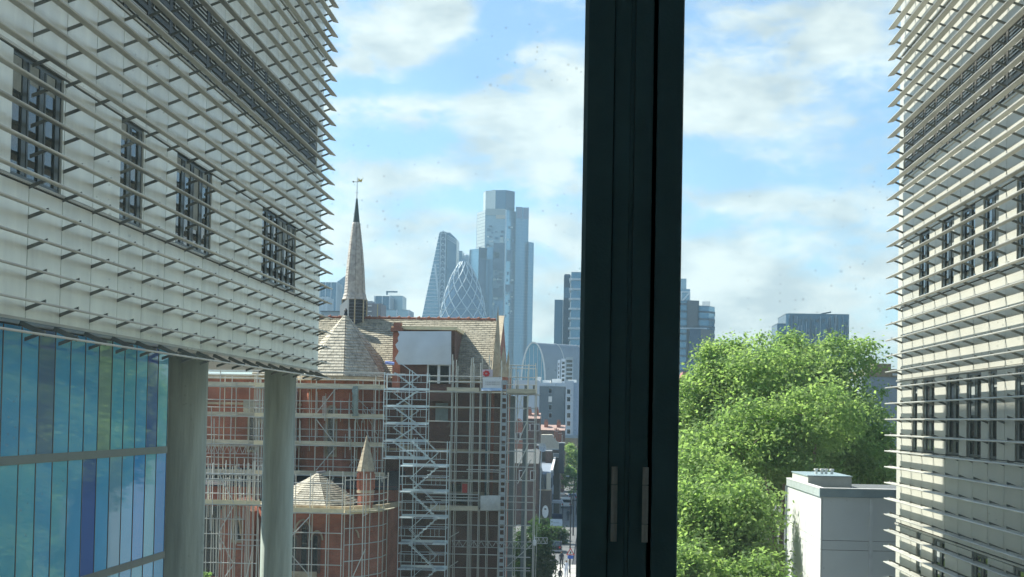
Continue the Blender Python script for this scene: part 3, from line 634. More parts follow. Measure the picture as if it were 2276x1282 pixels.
S3 = scaffold('grey tube scaffold of open lifts before the shaded wall right of the stair towers', (1003, 1013, 1044, 1050, 1068, 1086, 1112), (98.2, 99.4), 800, (868, 1002, 1066, 1130), 98.2, 952, 1128, rails=(.55,), toe=False,
              py_extra=((836, 950, 1070), (848, 950, 1070), (905, 950, 1115), (937, 950, 1115), (969, 1000, 1128), (1034, 1000, 1128), (1044, 1040, 1128), (1098, 950, 1068), (1105, 950, 1068), (1113, 985, 1068), (1167, 960, 1150), (1232, 960, 1150), (1262, 990, 1150)),
              braces=((998, 1195, 1020, 1182), (998, 1260, 1018, 1247)))
lattice(S3, 1010, 1190, 1203, 1217, 98.1, n=11)
box_o('deck_edge', (XP(992, 98), 98.12, ZP(870, 98.1, 1030)), (XP(1064, 98), 98.16, ZP(861, 98.1, 1030)), S3, BOARD)
box_o('toe_board', (XP(960, 98), 98.12, ZP(1135, 98.1, 1030)), (XP(1066, 98), 98.16, ZP(1124, 98.1, 1030)), S3, BOARD)
# perforated ladder beam standing against the end of the wall
LB = MB(); Yl = 97.9; xa, xb = XP(1114, Yl), XP(1127, Yl)
LB.box((xa, Yl, 0), (xa + .07, Yl + .06, ZP(845, Yl, 1120))).box((xb - .07, Yl, 0), (xb, Yl + .06, ZP(845, Yl, 1120)))
z = .3; k = 0
while z < ZP(848, Yl, 1120):
    hgt = (.12, .3, .14, .22)[k % 4]; LB.box((xa + .07, Yl + .01, z), (xb - .07, Yl + .05, z + hgt)); z += hgt + (.26, .3, .24)[k % 3]; k += 1
LB.build('ladder_beam', mat('pale_alloy', (.40, .44, .45), .5, .3), S3)
S4 = scaffold('tall narrow scaffold tower with boarded top platform at the right end of the church', (1130, 1146, 1171, 1190), (98.0, 100.2), 812, (872,), 98.0, 1127, 1191, rails=(.5, 1.0, 1.6),
              py_extra=((812, 1130, 1190), (907, 1128, 1190), (937, 1128, 1190), (975, 1128, 1190), (985, 1128, 1212), (1003, 1128, 1190), (1038, 1128, 1190), (1068, 1128, 1190), (1103, 1128, 1190), (1116, 1128, 1190), (1168, 1128, 1185), (1238, 1128, 1185), (1262, 1128, 1185), (1268, 1128, 1185), (1133, 1116, 1195)),
              braces=((1160, 880, 1148, 935), (1172, 935, 1150, 985), (1150, 1040, 1175, 985), (1150, 1075, 1180, 1022), (1128, 1258, 1182, 1210), (1145, 880, 1165, 910)))
box_o('platform_edge', (XP(1126, 97.8), 97.85, ZP(874, 97.9, 1160)), (XP(1190, 97.8), 97.92, ZP(864, 97.9, 1160)), S4, BOARD)
box_o('bracing_post', (XP(1134, 99), 99.0, 0), (XP(1144, 99), 99.4, ZP(880, 99, 1140)), S4, mat('tower_post', (.16, .19, .19), .6))
box_o('bracing_post', (XP(1163, 99), 99.0, 0), (XP(1172, 99), 99.4, ZP(880, 99, 1160)), S4, MATS['tower_post'])
lattice(S4, 1193, 1222, 1195, 1208, 97.8, n=3)
S5 = scaffold('tube scaffold with a bright timber deck wrapped round the low front chapel', (655, 694, 731, 765, 784, 813), (89.6, 90.6), 1052, (1137,), 89.6, 645, 770, rails=(), boardm=TIMBER,
              py_extra=((1074, 645, 768), (1112, 645, 768), (1184, 645, 768), (1219, 645, 768), (1255, 645, 768)), braces=((690, 1146, 640, 1200), (645, 1230, 690, 1282), (784, 1282, 812, 1220)))
zt = ZP(1137, 89.6, 707)
ring = [atY(766, 1140, 89.6), atY(815, 1136, 91.2), atY(848, 1131, 93.0), atY(859, 1128, 94.6)]
for a, b in zip(ring[:-1], ring[1:]):
    a = Vector((a.x, a.y, zt)); b = Vector((b.x, b.y, zt)); MB().beam(a, b, .04, .28).build('toe_board', TIMBER, S5)
    dn = Vector((0, .55, 0)); MB().beam(a + dn, b + dn, 1.0, .04).build('scaffold_board', BOARD, S5)
    for h in (.55, 1.0, 1.95): tube_o('guard_rail', a + Vector((0, 0, h)), b + Vector((0, 0, h)), TR, S5, GALV)
    for h in (-1.0, -2.0, -3.0, -4.0): tube_o('ledger', a + Vector((0, 0, h)), b + Vector((0, 0, h)), TR, S5, GALV)
for px, Y in ((822, 91.4), (842, 92.6), (852, 93.4), (861, 94.8)):
    p = atY(px, 1140, Y); tube_o('standard', (p.x, Y, 0), (p.x, Y, ZP(1050, Y, px)), TR, S5, GALV)
S6 = scaffold('dense tube scaffold with pale timber deck at the left, seen between the two round columns', (466, 489, 494, 516, 520, 545, 552, 560, 568, 580), (90.6, 91.8), 1030, (1118,), 90.6, 445, 585, rails=(.6, 1.4, 1.75), boardm=TIMBER,
              py_extra=((1053, 450, 575), (1065, 450, 580), (1153, 450, 550), (1187, 450, 580), (1219, 450, 548), (1251, 450, 580), (1200, 535, 585), (1212, 535, 585)),
              braces=((488, 1055, 520, 1118), (522, 1120, 488, 1180), (484, 1184, 518, 1252), (518, 1256, 500, 1282), (563, 1212, 548, 1282)))
for i in range(26):
    px = random.uniform(462, 584); a = random.choice((1030, 1040, 1060, 1120, 1150)); tube_o('puncheon', atY(px, a + random.uniform(70, 150), 91.9 - random.random() * 2), atY(px, a, 91.9 - random.random() * .1), TR * .8, S6, GALV)
S7 = scaffold('short galvanised scaffold turning the sunlit corner beside the second round column', (571, 576, 583, 590), (97.3, 98.3), 838, (858, 924, 986, 1052), 97.3, 566, 600, boardm=TIMBER, py_extra=((1025, 566, 600),))
# alloy stair towers
def stair_tower(label, px0, px1, pxm, py0, py1, Y0, Y1, nl, flip):
    T = thing('stair_tower', label, 'stair tower', (XP((px0 + px1) / 2, Y0), Y0, 0), 'aluminium stair towers on the church scaffold')
    pm = (px0 + px1) / 2; ztop = ZP(py0, Y0, pm); zbot = max(0.0, ZP(py1, Y0, pm)); x0, x1, xm = XP(px0, Y0), XP(px1, Y0), XP(pxm, Y0)
    for Y in (Y0, Y1):
        for x_ in (x0, xm, x1): tube_o('standard', (x_, Y, 0 if py1 > 1200 else zbot), (x_, Y, ztop + (.0 if x_ != xm else .2)), .022, T, ALT)
    h = (ztop - zbot) / nl
    for k in range(nl):
        z = zbot + h * k; d = (k % 2 == 0) ^ flip
        for Y in (Y0, Y1):
            for dz in (0, .08, 1.0): tube_o('ledger', (x0, Y, z + dz), (x1, Y, z + dz + random.uniform(-.02, .02)), .016, T, ALT)
        tube_o('transom', (x0, Y0, z + 1), (x0, Y1, z + 1), .016, T, ALT); tube_o('transom', (x1, Y0, z + 1), (x1, Y1, z + 1), .016, T, ALT)
        box_o('landing', (x0, Y0 + .05, z - .03), (x0 + (x1 - x0) * .28, Y1 - .05, z + .03), T, ALT)
        box_o('landing', (x1 - (x1 - x0) * .28, Y0 + .05, z - .03), (x1, Y1 - .05, z + .03), T, ALT)
        gate = MB(); n = 11
        for i in range(n):
            gx = x0 + (x1 - x0) * (i + .5) / n
            if i % 4 != 2: gate.beam((gx, Y0 - .03, z + .5), (gx, Y0 - .03, z + 1.0), .016)
        gate.beam((x0, Y0 - .03, z + .5), (x1, Y0 - .03, z + .5), .03); gate.build('guard_gate', ALT, T)
        a = x0 + (x1 - x0) * .22; b = x0 + (x1 - x0) * .8
        if d: a, b = b, a
        st = MB()
        for Yq in (Y0 + .1, Y0 + .62):
            st.beam((a, Yq, z), (b, Yq, z + h), .015, .045); st.beam((a, Yq, z + .9), (b, Yq, z + h + .9), .02, .025)
        ns = 8
        for i in range(ns):
            u = (i + .5) / ns; st.box((a + (b - a) * u - .11, Y0 + .1, z + h * u - .012), (a + (b - a) * u + .11, Y0 + .62, z + h * u + .018))
        st.build('stair_flight', ALT, T)
        box_o('toe_panel', (x0 + .02, Y1 - .02, z), (x1 - .02, Y1, z + .15), T, ALT)
    return T
stair_tower('upper alloy stair tower with zigzag flights against the church wall', 853, 948, 909, 828, 1020, 96.3, 97.8, 5, False)
stair_tower('lower nearer alloy stair tower with zigzag flights, cut by the bottom edge', 891, 996, 922, 980, 1440, 94.0, 95.6, 8, True)
single('blue_tarp_roll', MB().tube(atY(856, 806, 98), atY(876, 808, 98), .11, n=10), mat('blue_white_cloth', (.32, .38, .72), .6), 'blue and white rolled cloth tied on the scaffold beside the dormer', 'cloth roll', atY(866, 809, 98))
rb = thing('extinguisher_point', 'red site safety box standing on a lift of the right hand scaffold', 'site box', atY(1032, 1096, 98.9))
box_o('red_panel', atY(1027, 1095, 98.75), atY(1039, 1075, 98.85), rb, RED); box_o('back_board', atY(1025, 1096, 98.86), atY(1046, 1072, 98.95), rb, mat('faded_board', (.35, .33, .3), .7))

# ------------------------------------------------------------------ street beyond the church
def building(label, cat, loc, name, group=None): return thing(name, label, cat, loc, group)
# grey and white flat blocks
g = building('flat roofed block with mid grey blind side wall and four small windows', 'building', (-12.3, 420, 0), 'apartment_block')
Yg = 420
box_o('wall', (XP(1196, Yg), Yg, 0), (XP(1255, Yg), Yg + 14, ZP(859, Yg, 1225)), g, mat('mid_grey_render', (.13, .16, .185), .8, 0, .05, .2))
box_o('parapet', (XP(1195, Yg), Yg - .15, ZP(859, Yg, 1225)), (XP(1256, Yg), Yg + 14.2, ZP(857.5, Yg, 1225)), g, GREYP)
for py in (868, 887, 905, 923):
    q = atY(1223, py, Yg); wn = MB().box((q.x - .5, Yg - .1, q.z - .8), (q.x + .5, Yg - .002, q.z + .8)).build('window', GREYP if py != 887 else WHITEP, g); box_o('pane', (q.x - .4, Yg - .13, q.z - .65), (q.x + .4, Yg - .101, q.z + .65), wn, DGLASS if py != 887 else WHITEP)
g = building('white rendered block with a single column of square windows beside the mullion', 'building', (-6.2, 418, 0), 'apartment_block')
Yw = 417; wr = mat('pale_render', (.52, .57, .62), .8, 0, .05, .3)
box_o('wall', (XP(1256.5, Yw), Yw, 0), (XP(1274, Yw), Yw + 16, ZP(846, Yw, 1265)), g, wr); box_o('wall', (XP(1274, Yw), Yw + .8, 0), (XP(1310, Yw), Yw + 16, ZP(850, Yw, 1265)), g, mat('blue_render', (.36, .43, .52), .8))
box_o('base_band', (XP(1255, Yw), Yw - .4, ZP(973, Yw, 1270)), (XP(1310, Yw), Yw - .01, ZP(967, Yw, 1270)), g, GREYP)
box_o('ground_storey', (XP(1253, Yw), Yw - .3, 0), (XP(1310, Yw), Yw - .02, ZP(973.5, Yw, 1270)), g, BRICKY)
for py in (870, 887, 905, 923, 941, 959):
    q = atY(1264, py, Yw); wn = MB().box((q.x - .55, Yw - .08, q.z - .75), (q.x + .55, Yw - .002, q.z + .75)).build('window', WHITEP, g); box_o('pane', (q.x - .45, Yw - .11, q.z - .62), (q.x + .45, Yw - .081, q.z + .62), wn, DGLASS)
g = building('low white roofed block with rooftop plant boxes behind the grey blind wall', 'building', (-10, 440, 0), 'flat_roofed_block')
box_o('wall', (XP(1185, 440), 440, 0), (XP(1300, 440), 470, ZP(851, 440, 1230)), g, wr)
for a, b, c in ((1205, 1222, 845), (1226, 1246, 842), (1190, 1200, 838), (1262, 1280, 843)): box_o('plant_box', (XP(a, 445), 445, ZP(851, 445, 1230)), (XP(b, 445), 452, ZP(c, 445, 1230)), g, WHITEP)
# glass ended barrel roofed building
A = building('barrel vaulted building with pale arched rim, glass end and curved grey metal roof', 'building', (-20, 500, 0), 'vaulted_building')
Ya = 500; prof = []
for i in range(25):
    t_ = i / 24 * math.pi; cxp = 1184 - 0; prof.append((XP(1184, Ya) + 4.1 * -math.cos(t_) * 1.0, ZP(870, Ya, 1190) + (ZP(761, Ya, 1190) - ZP(870, Ya, 1190)) * math.sin(t_) ** .82))
prof = [(x_ * 1.0, z_) for x_, z_ in prof]
off = XP(1290, 560) - XP(1184, Ya); dd = (12.0, 60.0)
def arch_strip(prof, sh0, sh1, m, name, thick=0.0):
    b = MB(); n = len(prof)
    b.add([(p[0] + sh0[0], Ya + sh0[1], p[1]) for p in prof] + [(p[0] + sh1[0], Ya + sh1[1], p[1]) for p in prof], [(i, i + 1, n + i + 1, n + i) for i in range(n - 1)] + [tuple(range(n - 1, -1, -1)), tuple(range(n, 2 * n))])
    return b.build(name, m, A)
arch_strip(prof, (0, 0), (34.0, 34.0), mat('vault_metal', (.30, .34, .37), .45, .3, .06, .3), 'roof')
b = MB(); big = [(XP(1184, Ya) + (p[0] - XP(1184, Ya)) * 1.0, p[1]) for p in prof]
for p, q in zip(big[:-1], big[1:]): b.beam((p[0], Ya - .3, p[1]), (q[0], Ya - .3, q[1]), .5, .55, up=(0, 1, 0))
b.build('arch_rim', WHITEP, A)
b = MB(); b.extr([(XP(1184, Ya) + (p[0] - XP(1184, Ya)) * .96, p[1] - .3) for p in prof], 'y', Ya - .15, Ya - .05); b.build('glass_end', mat('sky_glass', (.10, .30, .42), .08, 0, .1, spec=1), A)
for s_ in (7, 14, 21, 28):
    b = MB()
    for p, q in zip(prof[:-1], prof[1:]): b.beam((p[0] + s_, Ya + s_, p[1] + .05), (q[0] + s_, Ya + s_, q[1] + .05), .2, .2, up=(0, 1, 0))
    b.build('roof_seam', WHITEP, A)
for i in range(1, 6):
    xx = XP(1184, Ya) - 4.1 + 8.2 * i / 6; box_o('glazing_bar', (xx - .06, Ya - .3, 20), (xx + .06, Ya - .16, ZP(870, Ya) + (ZP(765, Ya) - ZP(870, Ya)) * math.sin(math.acos(1 - 2 * i / 6)) ** .82), A, WHITEP)
box_o('base', (XP(1160, Ya), Ya + .1, 0), (XP(1300, Ya), Ya + 30, ZP(868, Ya, 1190)), A, wr)
# small balconied towers before the vault
for (a, b_, pt, c, lab) in ((1238, 1243, 800, wr, 'narrow white slab with stacked balconies before the vaulted roof'), (1246, 1255, 797, wr, 'wider white tower with stacked balconies before the vaulted roof'), (1256, 1272, 793, GREYP, 'grey block with glazed centre strip before the vaulted roof')):
    Yt = 470; T = building(lab, 'tower', (XP((a + b_) / 2, Yt), Yt, 0), 'tower_block')
    box_o('wall', (XP(a, Yt), Yt, 0), (XP(b_, Yt), Yt + 4, ZP(pt, Yt, 1250)), T, c)
    for k in range(6):
        z = ZP(pt, Yt, 1250) - 1.3 - k * 1.35; W_ = box_o('window', (XP(a + 1.5, Yt), Yt - .06, z - .45), (XP(b_ - 1.5, Yt), Yt - .002, z + .35), T, DGLASS)
# rooftops seen through the end scaffold
for (px0, px1, pt, Y, m, lab, roof) in (
        (1140, 1196, 845, 380, wr, 'white rendered house front seen through the end scaffold tower', None),
        (1137, 1168, 950, 300, BRICK, 'small brick house with steep tiled gable behind the end scaffold', 'g'),
        (1168, 1200, 930, 310, BRICKD, 'brown brick house with clustered pots behind the end scaffold', 'c'),
        (1200, 1256, 955, 340, BRICKD, 'long red roofed terrace with many chimney pots below the grey blind wall', 'c'),
        (1125, 1200, 1030, 235, BRICKD, 'brown brick house with white sash window directly behind the end scaffold', 'w')):
    T = building(lab, 'house', (XP((px0 + px1) / 2, Y), Y, 0), 'brick_house'); z1 = ZP(pt, Y, 1180)
    box_o('wall', (XP(px0, Y), Y, 0), (XP(px1, Y), Y + 8, z1), T, m)
    x0, x1 = XP(px0, Y), XP(px1, Y)
    if roof == 'g': MB().extr([(x0 - .2, z1), (x1 + .2, z1), ((x0 + x1) / 2, z1 + 1.8)], 'y', Y - .3, Y + 8).build('roof', TERRA, T)
    if roof == 'c':
        MB().extr([(Y - .2, z1), (Y + 4, z1 + 1.2), (Y + 8.2, z1)], 'x', x0 - .1, x1 + .1).build('roof', mat('pink_tile', (.36, .24, .20), .8, 0, .15), T)
        nC = max(2, int((x1 - x0) / 2.2))
        for i in range(nC):
            cx = x0 + (x1 - x0) * (i + .5) / nC; cc = box_o('chimney', (cx - .45, Y + 2, z1), (cx + .45, Y + 3, z1 + 1.9), T, BRICK)
            for s_ in (-.25, 0, .25): MB().tube((cx + s_, Y + 2.5, z1 + 1.9), (cx + s_, Y + 2.5, z1 + 2.45), .12, .09, 8).build('chimney_pot', TERRA, cc)
    if roof == 'w':
        MB().extr([(Y - .1, z1), (Y + 4, z1 + 2.2), (Y + 8.2, z1)], 'x', x0, x1).build('roof', mat('slate_grey', (.12, .125, .12), .7), T)
    for i in range(3):
        cx = x0 + (x1 - x0) * (i + .5) / 3; W_ = box_o('window', (cx - .45, Y - .08, z1 - 2.6), (cx + .45, Y - .002, z1 - 1.1), T, WHITEP); box_o('pane', (cx - .35, Y - .11, z1 - 2.5), (cx + .35, Y - .081, z1 - 1.2), W_, DGLASS)
# white gabled house with pots
Y = 322; T = building('cream gabled house end with a stepped cluster of brick chimneys', 'house', (XP(1222, Y), Y, 0), 'gabled_house')
P = lambda px, py: (atY(px, py, Y).x, atY(px, py, Y).z)
MB().extr([(XP(1202, Y), 0), (XP(1243, Y), 0), P(1242, 986), P(1226, 966), P(1202, 966)], 'y', Y, Y + 9).build('wall', mat('cream_render', (.58, .54, .44), .8, 0, .1), T)
for a, b_, pt in ((1236, 1241, 960), (1242, 1249, 964), (1232, 1235, 958)):
    cc = box_o('chimney', (XP(a, Y), Y + 1, ZP(990, Y, 1240)), (XP(b_, Y), Y + 2, ZP(pt, Y, 1240)), T, BRICK); box_o('chimney_cap', (XP(a, Y) - .1, Y + .9, ZP(pt, Y, 1240)), (XP(b_, Y) + .1, Y + 2.1, ZP(pt - 2, Y, 1240)), cc, mat('pink_render', (.5, .35, .3), .8))
    for s_ in (.2, .5): MB().tube((XP(a, Y) + s_, Y + 1.5, ZP(pt - 2, Y, 1240)), (XP(a, Y) + s_, Y + 1.5, ZP(pt - 7, Y, 1240)), .11, .09, 8).build('chimney_pot', TERRA, cc)
# terrace of street houses
Y = 262; T = building('dark brick terrace house with parapet, tall chimney stacks and skylight box', 'house', (XP(1215, Y), Y, 0), 'terrace_house')
box_o('wall', (XP(1190, Y), Y, 0), (XP(1247, Y), Y + 8, ZP(1000, Y, 1230)), T, mat('dark_stock_brick', (.10, .085, .07), .9, 0, .2, 1))
box_o('parapet', (XP(1190, Y) , Y - .1, ZP(1000, Y, 1230)), (XP(1248, Y), Y + .5, ZP(997, Y, 1230)), T, GREYP)
for a, b_, pt, m in ((1244, 1256, 984, SLATE), (1215, 1228, 1002, BRICKD), (1196, 1204, 990, BRICKD)):
    cc = box_o('chimney', (XP(a, Y - 2), Y - 2.5, ZP(1050, Y, 1230)), (XP(b_, Y - 2), Y - 1, ZP(pt, Y, 1230)), T, m)
    box_o('chimney_cap', (XP(a, Y - 2) - .1, Y - 2.6, ZP(pt, Y, 1230)), (XP(b_, Y - 2) + .1, Y - .9, ZP(pt, Y, 1230) + .15), cc, WHITEP)
W_ = box_o('window', (XP(1231, Y), Y - .1, ZP(1017, Y, 1240)), (XP(1246, Y), Y - .002, ZP(1007, Y, 1240)), T, WHITEP); box_o('pane', (XP(1232, Y), Y - .13, ZP(1016, Y, 1240)), (XP(1245, Y), Y - .101, ZP(1008, Y, 1240)), W_, GREYP)
Y = 238; T = building('grey painted terrace house with sloping white parapet facing the street', 'house', (XP(1225, Y), Y, 0), 'terrace_house')
e1 = atX(1229, 1054, -7.1); 
MB().extr([(238, 0), (312, 0), (312, 8.7), (300, 10.9), (250, 8.8), (238, 8.0)], 'x', -11, -7.1).build('wall', mat('blue_grey_render', (.22, .26, .31), .8, 0, .12, .5), T)
MB().beam((-7.0, 244, 8.3), (-7.0, 272, 11.0), .35, .4).build('parapet', WHITEP, T)
for k in range(6):
    for z in (2.2, 5.4): W_ = box_o('window', (-7.098, 243 + k * 10, z), (-7.0, 246.5 + k * 10, z + 2), T, mat('blue_frame', (.12, .17, .25), .5)); box_o('pane', (-7.0, 243.4 + k * 10, z + .2), (-6.96, 246.1 + k * 10, z + 1.8), W_, DGLASS)
Y = 236; T = building('brown brick house end wall carrying a white oval sign', 'house', (XP(1208, Y), Y, 0), 'house_end')
z1 = ZP(1090, Y, 1210); box_o('wall', (XP(1188, Y), Y, 0), (XP(1228, Y), Y + 6, z1), T, mat('umber_brick', (.115, .085, .07), .9, 0, .15, 1.5))
box_o('coping', (XP(1187, Y), Y - .1, z1), (XP(1229, Y), Y + .6, z1 + .16), T, STONE)
MB().extr([(XP(1188, Y), z1 + .16), (XP(1216, Y), z1 + .16), (XP(1204, Y), z1 + 3.4), (XP(1190, Y), z1 + 4.6)], 'y', Y + 1, Y + 6).build('roof', mat('slate_grey', (.12, .125, .12), .7), T)
box_o('bay', (XP(1217, Y), Y + 1, z1), (XP(1226, Y), Y + 3, ZP(1052, Y, 1220)), T, mat('cream_render', (.58, .54, .44), .8))
q = atY(1212, 1137, Y - .15); S_ = thing('oval_sign', 'white oval sign with a small dark emblem on the brown brick end wall', 'sign', (q.x, q.y, q.z))
ov = [(q.x + .50 * math.cos(t_), q.z + 1.0 * math.sin(t_)) for t_ in [k * math.pi / 12 for k in range(24)]]
MB().extr(ov, 'y', q.y - .05, q.y + .12).build('board', WHITEP, S_)
em = MB(); em.extr([(q.x + .19 * math.cos(t_), q.z + .42 + .13 * math.sin(t_)) for t_ in [k * math.pi / 6 for k in range(12)]], 'y', q.y - .07, q.y - .051)
em.build('emblem', BLACK, S_); MB().extr([(q.x + .08 * math.cos(t_), q.z + .42 + .05 * math.sin(t_)) for t_ in [k * math.pi / 4 for k in range(8)]], 'y', q.y - .085, q.y - .071).build('emblem_centre', STONE, S_)
# satellite dish
q = atY(1206, 994, 200); D = thing('satellite_dish', 'pale grey satellite dish on a mast beside the end scaffold', 'satellite dish', (q.x - .3, 200, 0))
b = MB(); n = 20; rings = [(0.02, .18), (.25, .14), (.45, .07), (.62, 0)]; axd = Vector((.55, -.8, .2)).normalized(); u_ = axd.cross(Vector((0, 0, 1))).normalized(); v_ = u_.cross(axd)
vs = []
for r_, dpt in rings: vs += [Vector(q) + (u_ * math.cos(2 * math.pi * i / n) + v_ * math.sin(2 * math.pi * i / n)) * r_ - axd * dpt for i in range(n)]
fs = [(k * n + i, k * n + (i + 1) % n, (k + 1) * n + (i + 1) % n, (k + 1) * n + i) for k in range(3) for i in range(n)]
vs += [v - axd * .03 for v in vs]; fs += [tuple(reversed([a + 4 * n for a in f])) for f in fs]
b.add(vs, fs).build('reflector', mat('dish_grey', (.45, .48, .5), .4), D, smooth=True)
MB().tube(Vector(q) - axd * .2, (q.x - .3, 200, 0), .06, n=8).build('mast', GREYP, D); MB().tube(Vector(q) - v_ * .5, Vector(q) + axd * .5, .02, n=6).build('feed_arm', BLACK, D)
# street furniture
def lamp(px, ptop, Y, lab, head=.5):
    p = atY(px, ptop, Y); T = thing('street_lamp', lab, 'street lamp', (p.x, Y, .12), 'black street lamps along the pavement')
    MB().tube((p.x, Y, .12), (p.x, Y, 1.6), .11, .09, 10).tube((p.x, Y, 1.6), (p.x, Y, p.z), .075, .05, 8).build('post', BLACK, T)
    MB().tube((p.x, Y, p.z - .1), (p.x - .8, Y, p.z + .25), .035, n=6).build('arm', BLACK, T)
    MB().box((p.x - 1.2, Y - .12, p.z + .18), (p.x - .7, Y + .12, p.z + .3)).build('lantern', GREYP, T)
lamp(1269, 1102, 163, 'nearest black street lamp on the pavement close to the mullion'); lamp(1276, 1062, 215, 'taller looking black street lamp second from the front', 0); lamp(1283, 1040, 262, 'farthest black street lamp in the row down the street')
q = atY(1268, 1228, 158); T = thing('traffic_sign', 'triangular warning sign with dark symbol above a blue plate on a thin post', 'traffic sign', (q.x, q.y, .12))
MB().tube((q.x, q.y + .04, .12), (q.x, q.y + .04, q.z + .55), .04, n=8).build('post', BLACK, T)
def tri(r): return [(q.x + r * math.cos(R(a)), q.z + r * math.sin(R(a))) for a in (90, 210, 330)]
MB().extr(tri(.52), 'y', q.y - .02, q.y).build('red_border', RED, T); MB().extr(tri(.36), 'y', q.y - .035, q.y - .021).build('white_face', WHITEP, T)
MB().box((q.x - .05, q.y - .045, q.z - .12), (q.x + .05, q.y - .036, q.z + .12)).beam((q.x - .12, q.y - .04, q.z - .1), (q.x + .1, q.y - .04, q.z + .05), .01, .04).build('symbol', BLACK, T)
box_o('blue_plate', (q.x - .3, q.y - .02, q.z - .65), (q.x + .3, q.y, q.z - .3), T, BLUEP)
T = thing('hoarding_sign', 'pale blue and green site notice board on two posts by the low trees', 'sign', (XP(1236, 196), 196, .12)); a, b_ = atY(1223, 1172, 196), atY(1250, 1154, 196)
box_o('board', (a.x, 195.95, a.z), (b_.x, 196.05, b_.z), T, mat('pale_blue', (.42, .52, .60), .5)); box_o('green_band', (a.x, 195.92, a.z), (b_.x, 195.948, a.z + .22), T, mat('sign_green', (.30, .38, .10), .6)); box_o('text_line', (a.x + .4, 195.92, a.z + .6), (b_.x - .4, 195.948, a.z + .68), T, GREYP)
for x_ in (a.x + .15, b_.x - .15): box_o('post', (x_ - .05, 196.06, .12), (x_ + .05, 196.14, b_.z), T, BLACK)
# market stall
T = thing('market_stall', 'dark market stall under a pale scalloped canopy on the pavement', 'market stall', (-6.0, 246, .12))
MB().extr([(-7.0, 3.0), (-5.0, 3.0), (-5.2, 3.45), (-6.8, 3.45)], 'y', 245, 247.5).build('canopy', mat('canopy_grey', (.40, .42, .46), .7), T)
for x_ in (-6.9, -5.1):
    for y_ in (245.1, 247.4): box_o('post', (x_ - .03, y_ - .03, .12), (x_ + .03, y_ + .03, 3.0), T, BLACK)
box_o('counter', (-6.8, 245.3, .12), (-5.2, 246.6, 1.2), T, mat('navy_cloth', (.03, .04, .09), .8))
# vehicles
def vehicle(lab, x, y, L_, W_, H_, m, van=False):
    T = thing('parked_van' if van else 'parked_car', lab, 'van' if van else 'car', (x, y, .012))
    z0 = .35
    if van: side = [(y, z0), (y + L_, z0), (y + L_, 1.1), (y + L_ - .6, 1.25), (y + L_ - 1.3, H_), (y + .05, H_), (y, H_ - .2)]
    else: side = [(y, z0), (y + L_, z0), (y + L_, .75), (y + L_ - 1.1, .92), (y + L_ - 1.9, H_), (y + .8, H_), (y + .15, .98), (y, .9)]
    MB().extr(side, 'x', x - W_ / 2, x + W_ / 2).build('body', m, T)
    if van: box_o('rear_window', (x - W_ * .42, y - .02, 1.2), (x + W_ * .42, y - .002, 1.75), T, DGLASS)
    else: MB().add([(x - W_ * .42, y + .1, 1.0), (x + W_ * .42, y + .1, 1.0), (x + W_ * .38, y + .74, H_ - .05), (x - W_ * .38, y + .74, H_ - .05)], [(0, 1, 2, 3)]).box((x - W_ * .4, y + .12, .98), (x + W_ * .4, y + .2, 1.05)).build('rear_window', DGLASS, T)
    for sx_ in (-1, 1):
        box_o('tail_light', (x + sx_ * W_ * .38 - .1, y - .03, .75), (x + sx_ * W_ * .38 + .1, y - .002, .98), T, RED)
        for yy in (y + .8, y + L_ - .9): w0 = MB().tube((x + sx_ * (W_ / 2 - .2), yy, .34), (x + sx_ * (W_ / 2 + .01), yy, .34), .34, n=16).build('wheel', BLACK, T); MB().tube((x + sx_ * (W_ / 2 + .011), yy, .34), (x + sx_ * (W_ / 2 + .02), yy, .34), .2, n=10).build('hub', GREYP, w0)
    box_o('bumper', (x - W_ / 2, y - .08, .35), (x + W_ / 2, y - .002, .55), T, mat('bumper_grey', (.3, .31, .33), .4))
vehicle('white van parked at the kerb far down the street', XP(1262, 280), 280, 4.8, 1.9, 2.0, WHITEP, True)
vehicle('dark estate car parked behind the site notice board', XP(1237, 186), 186, 4.4, 1.85, 1.5, mat('car_dark', (.015, .02, .03), .25, .3))
vehicle('silver hatchback parked beyond the white van', XP(1276, 306), 306, 4.2, 1.8, 1.5, mat('car_silver', (.5, .52, .54), .3, .5))
vehicle('dark hatchback parked beyond the dark estate car', XP(1240, 205), 205, 4.2, 1.8, 1.5, mat('car_blue', (.02, .035, .07), .25, .3))
